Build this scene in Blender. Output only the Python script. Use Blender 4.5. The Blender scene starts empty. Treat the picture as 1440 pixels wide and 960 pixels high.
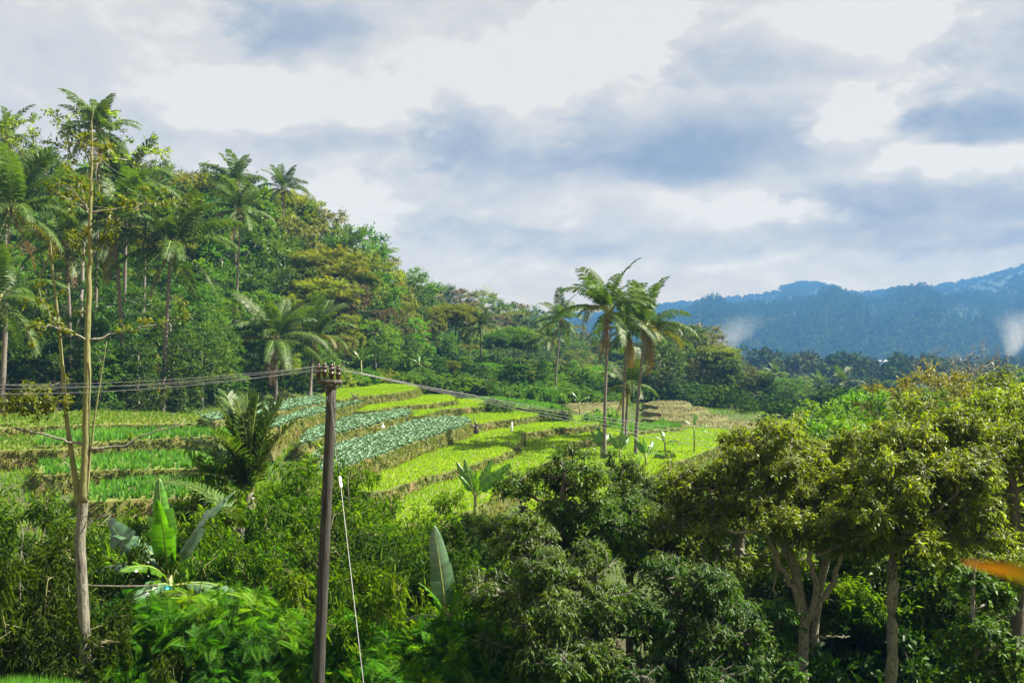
import bpy, math, random
import numpy as np
from mathutils import Vector, Matrix

# ------------------------------------------------------------------ camera, sky, sun, exposure
S = bpy.context.scene
COL = S.collection
CAMZ = 8.0
F = 1400.0                                   # focal length in pixels of the 1440 px wide photograph
cam_d = bpy.data.cameras.new('camera')
cam_d.sensor_width = 36.0
cam_d.lens = 35.0
cam_d.clip_start = 0.05
cam_d.clip_end = 30000.0
cam_d.dof.use_dof = True
cam_d.dof.focus_distance = 28.0
cam_d.dof.aperture_fstop = 3.0
cam = bpy.data.objects.new('camera', cam_d)
cam.location = (0, 0, CAMZ)
cam.rotation_euler = (math.radians(90), 0, 0)
COL.objects.link(cam)
S.camera = cam

SUN_AZ, SUN_EL = math.radians(82), math.radians(50)
sun_d = bpy.data.lights.new('sun', 'SUN')
sun_d.energy = 5.0
sun_d.angle = math.radians(0.5)
sun_d.color = (1.0, 0.93, 0.80)
sun = bpy.data.objects.new('sun', sun_d)
sv = Vector((math.sin(SUN_AZ) * math.cos(SUN_EL), math.cos(SUN_AZ) * math.cos(SUN_EL), math.sin(SUN_EL)))
sun.rotation_euler = sv.to_track_quat('Z', 'Y').to_euler()
sun.location = (60, 20, 80)
COL.objects.link(sun)

S.view_settings.view_transform = 'Standard'
S.view_settings.look = 'None'
S.view_settings.exposure = 2.15
S.view_settings.gamma = 1.0
S.view_settings.use_curve_mapping = False
S.cycles.max_bounces = 7
S.cycles.diffuse_bounces = 3
S.cycles.glossy_bounces = 2
S.cycles.transmission_bounces = 4
S.cycles.volume_bounces = 0
S.cycles.use_denoising = True
S.cycles.sample_clamp_indirect = 6.0
S.cycles.caustics_reflective = False
S.cycles.caustics_refractive = False

W = bpy.data.worlds.new('World')
S.world = W
W.use_nodes = True


class NT:
    def __init__(self, tree):
        self.t = tree
        self.n = tree.nodes
        self.l = tree.links

    def node(self, typ, **kw):
        nd = self.n.new(typ)
        for k, v in kw.items():
            setattr(nd, k, v)
        return nd

    def put(self, sock, v):
        if isinstance(v, bpy.types.NodeSocket):
            self.l.new(v, sock)
        elif v is not None:
            sock.default_value = v

    def math(self, op, a, b=None, c=None, clamp=False):
        nd = self.node('ShaderNodeMath', operation=op)
        nd.use_clamp = clamp
        for s, v in zip(nd.inputs, (a, b, c)):
            self.put(s, v)
        return nd.outputs[0]

    def noise(self, vec, scale, detail=4, rough=0.55, dist=0.0, color=False):
        nd = self.node('ShaderNodeTexNoise')
        if vec is not None:
            self.l.new(vec, nd.inputs['Vector'])
        nd.inputs['Scale'].default_value = scale
        nd.inputs['Detail'].default_value = detail
        nd.inputs['Roughness'].default_value = rough
        nd.inputs['Distortion'].default_value = dist
        return nd.outputs['Color' if color else 'Fac']

    def mix(self, fac, a, b):
        nd = self.node('ShaderNodeMix', data_type='RGBA')
        self.put(nd.inputs[0], fac)
        for i, v in ((6, a), (7, b)):
            self.put(nd.inputs[i], (*v, 1) if isinstance(v, tuple) and len(v) == 3 else v)
        return nd.outputs[2]

    def ramp(self, fac, stops, interp='LINEAR'):
        nd = self.node('ShaderNodeValToRGB')
        cr = nd.color_ramp
        cr.interpolation = interp
        while len(cr.elements) < len(stops):
            cr.elements.new(0.5)
        for e, (p, c) in zip(cr.elements, stops):
            e.position = p
            e.color = (*c, 1) if len(c) == 3 else c
        self.put(nd.inputs[0], fac)
        return nd.outputs[0]

    def maprange(self, v, a, b, c=0.0, d=1.0, smooth=True):
        nd = self.node('ShaderNodeMapRange')
        nd.interpolation_type = 'SMOOTHSTEP' if smooth else 'LINEAR'
        for s, x in zip(nd.inputs, (v, a, b, c, d)):
            self.put(s, x)
        return nd.outputs[0]


HAZE_DENSITY = 0.00042
HAZE_COLOR = (0.098, 0.265, 0.555)
HAZE_GLOW = (0.036, 0.087, 0.156)


def build_sky():
    t = NT(W.node_tree)
    t.n.clear()
    out = t.node('ShaderNodeOutputWorld')
    sky = t.node('ShaderNodeTexSky', sky_type='NISHITA')
    sky.sun_disc = False
    sky.sun_elevation = SUN_EL
    sky.sun_rotation = SUN_AZ
    b1 = t.node('ShaderNodeBackground')
    t.l.new(sky.outputs[0], b1.inputs[0])
    b1.inputs[1].default_value = 0.05
    tc = t.node('ShaderNodeTexCoord')
    d = tc.outputs['Generated']
    sep = t.node('ShaderNodeSeparateXYZ')
    t.l.new(d, sep.inputs[0])
    x, y, z = sep.outputs
    u = t.math('ARCTAN2', x, y)
    v = t.math('ARCSINE', z)
    # clouds lie in flat layers: directions are projected on a ceiling so they flatten towards the horizon
    zz = t.math('ADD', t.math('MAXIMUM', z, 0.0), 0.13)
    cx = t.math('DIVIDE', x, zz)
    cy = t.math('DIVIDE', y, zz)
    cv = t.node('ShaderNodeCombineXYZ')
    t.l.new(cx, cv.inputs[0]); t.l.new(cy, cv.inputs[1])
    lay = cv.outputs[0]
    ang = t.node('ShaderNodeCombineXYZ')
    t.l.new(u, ang.inputs[0]); t.l.new(t.math('MULTIPLY', v, 1.7), ang.inputs[1])
    av = ang.outputs[0]
    n_big = t.noise(lay, 0.85, 5, 0.55, 0.3)
    n_mid = t.noise(av, 9.0, 6, 0.58, 0.4)
    n_fin = t.noise(av, 30.0, 5, 0.6, 0.2)
    w1 = t.math('MULTIPLY_ADD', n_mid, 0.17, -0.085)
    w1 = t.math('ADD', w1, t.math('MULTIPLY_ADD', n_fin, 0.09, -0.045))
    n_m2 = t.noise(av, 7.0, 6, 0.6, 0.3)
    nd = t.node('ShaderNodeTexNoise'); nd.noise_dimensions = '4D'
    t.l.new(av, nd.inputs['Vector']); nd.inputs['W'].default_value = 3.7
    nd.inputs['Scale'].default_value = 10.0; nd.inputs['Detail'].default_value = 6
    w2 = t.math('MULTIPLY_ADD', nd.outputs['Fac'], 0.075, -0.0375)
    uu = t.math('ADD', u, w1)
    vv = t.math('ADD', v, w2)

    def blob(px, py, rx, ry, s, lo=-0.2, hi=1.9):
        a0 = math.atan((px - 720) / F)
        e0 = math.atan((480 - py) / F * math.cos(a0))
        k = math.cos(a0) ** 2
        dx = t.math('DIVIDE', t.math('SUBTRACT', uu, a0), rx / F * k)
        dy = t.math('DIVIDE', t.math('SUBTRACT', vv, e0), ry / F * k)
        q = t.math('ADD', t.math('MULTIPLY', dx, dx), t.math('MULTIPLY', dy, dy))
        return t.maprange(q, hi, lo, 0.0, s)

    def total(lst):
        acc = None
        for b in lst:
            g = blob(*b)
            acc = g if acc is None else t.math('ADD', acc, g)
        return acc
    dark = total([(415, 42, 95, 46, .75), (880, 205, 300, 55, .85), (1000, 225, 180, 36, .35), (1100, 85, 180, 36, .45),
                  (1410, 60, 90, 90, .55), (1370, 165, 160, 34, .85), (1310, 278, 230, 46, .75), (430, 200, 120, 22, .45),
                  (1130, 345, 330, 24, .5), (760, 325, 200, 36, .38), (640, 285, 120, 60, .22), (40, 70, 110, 70, .22),
                  (650, 170, 60, 60, .35), (250, 170, 110, 40, .2), (1500, 340, 200, 30, .4)])
    lite = total([(335, 145, 140, 40, .9), (1185, 160, 80, 45, .9), (1365, 225, 110, 36, .8), (860, 40, 90, 60, .7),
                  (1075, 296, 80, 20, .6), (745, 300, 80, 18, .45), (730, 130, 80, 70, .45), (480, 285, 90, 30, .35),
                  (1240, 40, 160, 50, .4), (560, 110, 120, 60, .3)])
    rest = t.maprange(n_big, 0.42, 0.72, 0.04, 0.24)
    wisp = t.math('MULTIPLY_ADD', n_m2, 0.85, -0.42)
    tex = t.math('MULTIPLY_ADD', n_fin, 0.5, -0.25)
    m = t.math('ADD', t.math('ADD', t.math('MULTIPLY', dark, 0.72), rest), wisp)
    m = t.math('ADD', t.math('ADD', m, 0.05), t.math('MULTIPLY', tex, 1.1))
    m = t.math('SUBTRACT', m, t.math('MULTIPLY', lite, t.math('MULTIPLY_ADD', n_mid, 2.6, -0.5)), None, True)
    c = t.ramp(m, [(0.0, (.182, .176, .167)), (0.12, (.158, .154, .150)), (0.30, (.140, .141, .145)), (0.60, (.102, .112, .129)), (1.0, (.064, .083, .112))])
    # the pale band of air low over the horizon
    low = t.maprange(v, 0.01, 0.085, 0.8, 0.0)
    c = t.mix(low, c, (.160, .157, .151))
    # light lost and gained in the valley haze on the way
    L = t.math('MINIMUM', t.math('DIVIDE', 292.0, t.math('MAXIMUM', z, 0.02)), 3500.0)
    T = t.math('EXPONENT', t.math('MULTIPLY', L, -HAZE_DENSITY))
    gl = t.node('ShaderNodeVectorMath', operation='SCALE'); gl.inputs[0].default_value = HAZE_GLOW
    t.l.new(t.math('SUBTRACT', 1.0, T), gl.inputs['Scale'])
    df = t.node('ShaderNodeVectorMath', operation='SUBTRACT'); t.l.new(c, df.inputs[0]); t.l.new(gl.outputs[0], df.inputs[1])
    mxv = t.node('ShaderNodeVectorMath', operation='MAXIMUM'); t.l.new(df.outputs[0], mxv.inputs[0]); mxv.inputs[1].default_value = (.012, .012, .012)
    gm = t.node('ShaderNodeVectorMath', operation='SCALE')
    t.l.new(mxv.outputs[0], gm.inputs[0]); t.l.new(t.math('DIVIDE', 1.0, T), gm.inputs['Scale'])
    c = gm.outputs[0]
    b2 = t.node('ShaderNodeBackground')
    t.l.new(c, b2.inputs[0])
    b2.inputs[1].default_value = 1.0
    mx = t.node('ShaderNodeMixShader')
    mx.inputs[0].default_value = 0.92
    t.l.new(b1.outputs[0], mx.inputs[1]); t.l.new(b2.outputs[0], mx.inputs[2])
    t.l.new(mx.outputs[0], out.inputs[0])


build_sky()



# ------------------------------------------------------------------ helpers
def P(px, py, Y):
    """photograph pixel at a depth in metres -> point of the place"""
    return np.array([(px - 720) / F * Y, Y, CAMZ - (py - 480) / F * Y])


def tag(o, label=None, cat=None, group=None, kind=None):
    if label: o['label'] = label
    if cat: o['category'] = cat
    if group: o['group'] = group
    if kind: o['kind'] = kind
    return o


def empty(name, loc, rz=0.0, sc=1.0):
    o = bpy.data.objects.new(name, None)
    o.empty_display_size = 0.3
    COL.objects.link(o)
    o.location = tuple(float(c) for c in loc)
    o.rotation_euler = (0, 0, rz)
    o.scale = (sc, sc, sc) if not isinstance(sc, tuple) else sc
    return o


class MB:
    """collects vertices and faces as arrays; mesh() makes one mesh of them"""
    def __init__(self):
        self.v = []; self.f3 = []; self.f4 = []; self.r = []; self.n = 0
        self.m3 = []; self.m4 = []

    def add(self, v, tris=None, quads=None, rnd=0.5, mat=0):
        v = np.asarray(v, float).reshape(-1, 3)
        if tris is not None and len(tris):
            a = np.asarray(tris, int).reshape(-1, 3) + self.n
            self.f3.append(a); self.m3.append(np.full(len(a), mat))
        if quads is not None and len(quads):
            a = np.asarray(quads, int).reshape(-1, 4) + self.n
            self.f4.append(a); self.m4.append(np.full(len(a), mat))
        self.v.append(v)
        self.r.append(np.broadcast_to(np.asarray(rnd, float), (len(v),)).copy())
        self.n += len(v)
        return self

    def inst(self, tv, tf, pos, basis, scale, rnd, mat=0):
        """template (verts, faces) repeated at pos (N,3) with basis (N,3,3; rows are the axes) and scale (N,) or (N,3)"""
        N = len(pos); V = len(tv)
        if N == 0: return self
        sc = np.asarray(scale, float)
        if sc.ndim == 1: sc = sc[:, None]
        loc = tv[None] * sc[:, None, :]
        w = np.einsum('nvk,nkc->nvc', loc, basis) + pos[:, None]
        tf = np.asarray(tf)
        fa = (tf[None] + (np.arange(N) * V)[:, None, None]).reshape(-1, tf.shape[1])
        r = np.repeat(np.asarray(rnd, float), V)
        if tf.shape[1] == 3: self.add(w.reshape(-1, 3), tris=fa, rnd=r, mat=mat)
        else: self.add(w.reshape(-1, 3), quads=fa, rnd=r, mat=mat)
        return self

    def tube(self, pts, rad, sides=6, rnd=0.5, cap=True, mat=0):
        pts = np.asarray(pts, float); n = len(pts)
        rad = np.broadcast_to(np.asarray(rad, float), (n,))
        tan = np.gradient(pts, axis=0)
        tan /= np.linalg.norm(tan, axis=1)[:, None] + 1e-9
        ref = np.array([0, 0, 1.0]) if abs(tan[:, 2]).mean() < 0.8 else np.array([1.0, 0, 0])
        a = np.cross(tan, ref); a /= np.linalg.norm(a, axis=1)[:, None] + 1e-9
        b = np.cross(tan, a)
        th = np.arange(sides) / sides * 2 * math.pi
        ring = (a[:, None] * np.cos(th)[None, :, None] + b[:, None] * np.sin(th)[None, :, None]) * rad[:, None, None] + pts[:, None]
        i = np.arange(n - 1)[:, None] * sides; j = np.arange(sides)[None]; k = (j + 1) % sides
        q = np.stack([i + j, i + k, i + sides + k, i + sides + j], -1).reshape(-1, 4)
        v = ring.reshape(-1, 3)
        tr = []
        if cap:
            v = np.vstack([v, pts[0], pts[-1]])
            c0, c1 = n * sides, n * sides + 1
            for s_ in range(sides):
                tr.append((c0, (s_ + 1) % sides, s_)); tr.append((c1, (n - 1) * sides + s_, (n - 1) * sides + (s_ + 1) % sides))
        return self.add(v, tris=tr, quads=q, rnd=rnd, mat=mat)

    def box(self, c, s, rz=0.0, mat=0, bev=0.0):
        c = np.asarray(c, float); h = np.asarray(s, float) / 2
        v = np.array([[x, y, z] for z in (-1, 1) for y in (-1, 1) for x in (-1, 1)], float) * h
        ca, sa = math.cos(rz), math.sin(rz)
        v = v @ np.array([[ca, sa, 0], [-sa, ca, 0], [0, 0, 1]]) + c
        return self.add(v, quads=[(0, 2, 3, 1), (4, 5, 7, 6), (0, 1, 5, 4), (2, 6, 7, 3), (0, 4, 6, 2), (1, 3, 7, 5)], mat=mat)

    def mesh(self, name, mats, smooth=False):
        me = bpy.data.meshes.new(name)
        v = np.vstack(self.v) if self.v else np.zeros((0, 3))
        f3 = np.vstack(self.f3) if self.f3 else np.zeros((0, 3), int)
        f4 = np.vstack(self.f4) if self.f4 else np.zeros((0, 4), int)
        me.vertices.add(len(v)); me.vertices.foreach_set('co', v.astype(np.float32).ravel())
        nl = f3.size + f4.size
        me.loops.add(nl)
        me.loops.foreach_set('vertex_index', np.concatenate([f3.ravel(), f4.ravel()]).astype(np.int32))
        me.polygons.add(len(f3) + len(f4))
        st = np.concatenate([np.arange(len(f3)) * 3, f3.size + np.arange(len(f4)) * 4]).astype(np.int32)
        me.polygons.foreach_set('loop_start', st)
        mi = np.concatenate(self.m3 + self.m4) if (self.m3 or self.m4) else np.zeros(0, int)
        if mi.size and mi.max() > 0:
            me.polygons.foreach_set('material_index', np.concatenate((self.m3 or [np.zeros(0, int)]) + (self.m4 or [np.zeros(0, int)])).astype(np.int32))
        at = me.attributes.new('rnd', 'FLOAT', 'POINT')
        at.data.foreach_set('value', np.concatenate(self.r).astype(np.float32))
        for m in (mats if isinstance(mats, (list, tuple)) else [mats]):
            me.materials.append(m)
        me.update(calc_edges=True)
        me.validate()
        if smooth: me.shade_smooth()
        return me

    def build(self, name, mats, parent=None, smooth=False):
        return link(name, self.mesh(name, mats, smooth), parent)


def link(name, me, parent=None):
    o = bpy.data.objects.new(name, me)
    COL.objects.link(o)
    if parent is not None: o.parent = parent
    return o


def unit(a):
    return a / (np.linalg.norm(a, axis=-1, keepdims=True) + 1e-9)


def rand_dirs(rg, n):
    return unit(rg.normal(size=(n, 3)))


def basis_from(y, up):
    """rows: side, along, normal"""
    x = unit(np.cross(y, up)); z = np.cross(x, y)
    return np.stack([x, y, z], 1)


# leaf templates; length 1 along +Y, normal +Z
LANCE = (np.array([[0, 0, 0], [-.5, .45, .10], [0, .5, -.02], [.5, .45, .10], [0, 1, -.16]]), np.array([[0, 2, 1], [0, 3, 2], [1, 2, 4], [2, 3, 4]]))
FOLD = (np.array([[0, 0, 0], [-.5, .45, .12], [.5, .45, .12], [0, 1, -.1]]), np.array([[0, 3, 1], [0, 2, 3]]))
BLADE = (np.array([[-.5, 0, 0], [.5, 0, 0], [.32, .55, .10], [-.32, .55, .10], [0, 1, .38]]), np.array([[0, 1, 2], [0, 2, 3], [3, 2, 4]]))


def pinnate(pairs, ll, lw, droop=0.25, up=0.12):
    v, f = [], []
    for i in range(pairs):
        t = 0.12 + 0.88 * i / (pairs - 1)
        y = t * 0.98; z = -droop * t * t
        L = ll * (math.sin(math.pi * (0.2 + 0.72 * t)) ** 0.7)
        for s in (-1, 1):
            b = len(v)
            v += [[0, y, z], [s * L * .5, y + L * .28 - lw, z + up * L], [s * L, y + L * .5, z - 0.05 * L], [s * L * .5, y + L * .28 + lw, z + up * L]]
            f += [[b, b + 1, b + 2], [b, b + 2, b + 3]] if s > 0 else [[b, b + 2, b + 1], [b, b + 3, b + 2]]
    b = len(v)
    v += [[-.008, 0, 0], [.008, 0, 0], [.004, .55, -droop * .3], [0, 1, -droop]]
    f += [[b, b + 1, b + 2], [b, b + 2, b + 3]]
    return np.array(v, float), np.array(f, int)


PINN = pinnate(11, .28, .030, 0.3)
PINN_FAR = pinnate(6, .34, .07, 0.25)

# ------------------------------------------------------------------ materials
MATS = {}


def leaf_mat(name, cols, trans=0.35, rough=0.48, spec=0.2, tgain=1.6, jitter=0.25, hue=0.008):
    m = bpy.data.materials.new(name); m.use_nodes = True
    t = NT(m.node_tree); t.n.clear()
    out = t.node('ShaderNodeOutputMaterial')
    a = t.node('ShaderNodeAttribute', attribute_name='rnd')
    if name.startswith('leaf_') and name not in ('leaf_orange', 'leaf_brown', 'leaf_banana_blue'): cols = [(r * 1.0, g * 1.03, b * .45) for r, g, b in cols]
    n = len(cols)
    c = t.ramp(a.outputs['Fac'], [(i / max(1, n - 1), cc) for i, cc in enumerate(cols)])
    oi = t.node('ShaderNodeObjectInfo')
    hs = t.node('ShaderNodeHueSaturation')
    t.l.new(c, hs.inputs['Color'])
    t.l.new(t.math('MULTIPLY_ADD', oi.outputs['Random'], 2 * hue, 0.5 - hue), hs.inputs['Hue'])
    t.l.new(t.math('MULTIPLY_ADD', oi.outputs['Random'], 2 * jitter, 1 - jitter), hs.inputs['Value'])
    c = hs.outputs[0]
    p = t.node('ShaderNodeBsdfPrincipled')
    t.l.new(c, p.inputs['Base Color'])
    p.inputs['Roughness'].default_value = rough
    p.inputs['Specular IOR Level'].default_value = spec
    if trans > 0:
        tr = t.node('ShaderNodeBsdfTranslucent')
        g = t.node('ShaderNodeMix', data_type='RGBA', blend_type='MULTIPLY')
        g.inputs[0].default_value = 1.0
        t.l.new(c, g.inputs[6]); g.inputs[7].default_value = (tgain * 1.1, tgain * 1.08, tgain * .25, 1)
        t.l.new(g.outputs[2], tr.inputs[0])
        mx = t.node('ShaderNodeMixShader'); mx.inputs[0].default_value = trans
        t.l.new(p.outputs[0], mx.inputs[1]); t.l.new(tr.outputs[0], mx.inputs[2])
        t.l.new(mx.outputs[0], out.inputs[0])
    else:
        t.l.new(p.outputs[0], out.inputs[0])
    MATS[name] = m
    return m


def surf_mat(name, c1, c2, scale=3.0, rough=0.8, bump=0.3, c3=None, stretch=(1, 1, 1), coord='Object', spec=0.3, detail=6, bdist=0.05):
    m = bpy.data.materials.new(name); m.use_nodes = True
    t = NT(m.node_tree); t.n.clear()
    out = t.node('ShaderNodeOutputMaterial')
    tc = t.node('ShaderNodeTexCoord')
    mp = t.node('ShaderNodeMapping'); mp.inputs['Scale'].default_value = stretch
    t.l.new(tc.outputs[coord], mp.inputs[0])
    nz = t.noise(mp.outputs[0], scale, detail, 0.62, 0.2)
    stops = [(0.36, c1), (0.62, c2)]
    if c3: stops = [(0.33, c1), (0.5, c2), (0.66, c3)]
    c = t.ramp(nz, stops)
    p = t.node('ShaderNodeBsdfPrincipled')
    t.l.new(c, p.inputs['Base Color'])
    p.inputs['Roughness'].default_value = rough
    p.inputs['Specular IOR Level'].default_value = spec
    if bump:
        nb = t.noise(mp.outputs[0], scale * 4, 5, 0.6)
        bp = t.node('ShaderNodeBump'); bp.inputs['Strength'].default_value = bump; bp.inputs['Distance'].default_value = bdist
        t.l.new(nb, bp.inputs['Height']); t.l.new(bp.outputs[0], p.inputs['Normal'])
    t.l.new(p.outputs[0], out.inputs[0])
    MATS[name] = m
    return m


G = lambda *c: tuple(c)
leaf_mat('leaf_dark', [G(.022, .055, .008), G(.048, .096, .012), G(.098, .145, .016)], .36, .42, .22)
leaf_mat('leaf_olive', [G(.050, .080, .010), G(.095, .130, .014), G(.135, .190, .016), G(.185, .215, .022)], .50, .42, .3)
leaf_mat('leaf_mid', [G(.030, .085, .010), G(.055, .130, .014), G(.085, .165, .018)], .35)
leaf_mat('leaf_bright', [G(.055, .140, .010), G(.085, .190, .014), G(.130, .225, .016)], .40)
leaf_mat('leaf_yellow', [G(.095, .130, .012), G(.140, .170, .014), G(.185, .185, .018)], .38)
leaf_mat('leaf_grey', [G(.060, .078, .025), G(.115, .122, .045), G(.18, .17, .08)], .3, .5)
leaf_mat('leaf_ochre', [G(.085, .090, .014), G(.125, .120, .018), G(.16, .135, .022)], .35)
leaf_mat('leaf_brown', [G(.090, .070, .030), G(.130, .100, .045), G(.10, .11, .03)], .2, .6)
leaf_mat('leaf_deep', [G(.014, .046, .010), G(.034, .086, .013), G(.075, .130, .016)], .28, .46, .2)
leaf_mat('undergrowth', [G(.016, .045, .008), G(.032, .072, .010), G(.060, .095, .014)], .15, .9, 0)
leaf_mat('leaf_feather', [G(.020, .082, .007), G(.042, .135, .009), G(.080, .190, .010), G(.14, .225, .016)], .42, .55, .2)
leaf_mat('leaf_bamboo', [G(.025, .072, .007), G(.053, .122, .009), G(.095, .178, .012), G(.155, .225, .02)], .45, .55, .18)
leaf_mat('leaf_bamboo_shaded', [G(.018, .045, .008), G(.038, .075, .010), G(.075, .11, .014)], .38, .55, .18)  # bamboo leaf with shade put into its colour
leaf_mat('leaf_banana', [G(.035, .110, .014), G(.065, .165, .018), G(.075, .20, .02)], .40, .30, .6, 1.9, .1)
leaf_mat('leaf_banana_blue', [G(.045, .105, .045), G(.08, .15, .075)], .22, .32, .7, 1.3, .1)
leaf_mat('frond_green', [G(.028, .065, .008), G(.050, .095, .012), G(.085, .120, .018)], .36, .5, .28)
leaf_mat('frond_yellow', [G(.085, .105, .014), G(.125, .130, .018), G(.15, .12, .024)], .35, .5, .25)
leaf_mat('frond_dead', [G(.13, .085, .040), G(.20, .14, .07)], .15, .7)
leaf_mat('tuft', [G(.10, .15, .012), G(.14, .18, .016), G(.17, .17, .02)], .35)
leaf_mat('crop_rice', [G(.135, .245, .008), G(.180, .305, .010), G(.230, .335, .014)], .5, .6, .12, 1.6, .05, .0)
leaf_mat('crop_maize', [G(.045, .15, .014), G(.075, .21, .020), G(.12, .27, .04)], .40, .4, .4, 1.6, .05, .0)
leaf_mat('crop_cabbage', [G(.105, .19, .105), G(.14, .235, .145), G(.18, .28, .185)], .12, .75, .1, 1.2, .04, .0)
leaf_mat('grass_bank', [G(.055, .095, .010), G(.095, .135, .014), G(.145, .155, .022), G(.18, .15, .04)], .3, .7, .08)
leaf_mat('grass_dry', [G(.075, .095, .02), G(.11, .115, .03), G(.12, .10, .04), G(.07, .105, .016)], .25, .6, .3)
leaf_mat('grass_meadow', [G(.060, .135, .010), G(.095, .190, .012), G(.130, .21, .016), G(.17, .18, .03)], .4, .65, .08)
leaf_mat('leaf_orange', [G(.10, .09, .012), G(.22, .10, .012), G(.34, .12, .012), G(.42, .17, .012)], .4, .5, .3, 1.0, 0, 0)
leaf_mat('far_leaf', [G(.022, .050, .014), G(.040, .072, .018), G(.060, .085, .026), G(.07, .08, .035)], .10, .9, 0)
leaf_mat('far_pine', [G(.016, .045, .018), G(.026, .065, .022), G(.034, .074, .024)], .0, .95, 0)

surf_mat('bark_grey', (.14, .125, .10), (.30, .28, .24), 9, .9, .6, (.06, .055, .045), (1, 1, .35))
surf_mat('bark_dark', (.05, .042, .033), (.11, .095, .075), 8, .9, .6, None, (1, 1, .35))
surf_mat('bark_mossy', (.045, .042, .026), (.26, .245, .185), 16, .95, 1.0, (.10, .10, .055), (1, 1, .55), bdist=.03)
surf_mat('bark_green', (.10, .115, .035), (.18, .18, .07), 12, .7, .4, (.12, .11, .06), (1, 1, .25))
surf_mat('bark_pale', (.088, .086, .062), (.19, .185, .14), 12, .85, .9, (.055, .05, .038), (1, 1, .25), bdist=.03)
surf_mat('bark_palm', (.060, .052, .043), (.17, .15, .125), 5, .9, .5, (.12, .105, .085), (1, 1, 3.0))
surf_mat('stem_banana', (.10, .16, .03), (.20, .23, .06), 6, .5, .1, (.09, .055, .03), (1, 1, .3))
surf_mat('stem_yellow', (.42, .26, .03), (.50, .34, .05), 6, .6, .1)
surf_mat('rib', (.14, .19, .04), (.22, .25, .07), 6, .5, 0)
surf_mat('nut', (.12, .14, .03), (.20, .17, .05), 6, .5, 0)
surf_mat('pole_wood', (.010, .0095, .0085), (.058, .054, .047), 22, .95, 1.0, (.020, .0185, .016), (1, 1, .06), bdist=.02)
surf_mat('iron', (.045, .038, .034), (.10, .085, .075), 20, .7, .3)
surf_mat('porcelain', (.035, .020, .018), (.06, .035, .03), 8, .25, 0, spec=.6)
surf_mat('wire_metal', (.10, .10, .10), (.15, .15, .15), 30, .45, 0, spec=.5)
surf_mat('sleeve_white', (.30, .30, .30), (.40, .40, .40), 10, .5, 0)
surf_mat('white_paint', (.70, .70, .68), (.82, .82, .80), 10, .6, 0)
surf_mat('turquoise', (.03, .40, .36), (.05, .50, .46), 10, .4, .2)
surf_mat('roof_tile', (.30, .10, .06), (.40, .16, .09), 4, .8, .2)
surf_mat('roof_sheet', (.55, .55, .56), (.68, .68, .69), 4, .5, 0)
surf_mat('soil_green', (.060, .085, .015), (.11, .14, .022), 1.4, .95, .5, (.10, .08, .035))
surf_mat('soil_cabbage', (.07, .075, .03), (.13, .14, .06), 2, .95, .5)
surf_mat('bank_soil', (.045, .062, .012), (.075, .085, .018), 0.9, .95, .8, (.13, .10, .04), bdist=.15)
surf_mat('fallow', (.065, .085, .018), (.105, .095, .034), 0.5, .95, .5, (.065, .095, .016))
surf_mat('ground', (.022, .038, .008), (.045, .068, .012), 0.35, .95, .6, (.035, .030, .014), bdist=.2)
surf_mat('hill_ground', (.020, .038, .014), (.038, .058, .018), 0.01, .95, 0, (.05, .06, .025))
surf_mat('hill_field', (.020, .048, .014), (.034, .064, .018), 0.012, .95, 0, (.03, .052, .018))
surf_mat('road_bed', (.10, .095, .085), (.16, .15, .13), 2, .95, .4)

# ------------------------------------------------------------------ terrace plots (outline in photograph pixels, depth follows from the level)
def plot_outline(pts, h):
    return np.array([[(px - 720) / F * (F * h / (py - 480)), F * h / (py - 480)] for px, py in pts])


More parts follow.
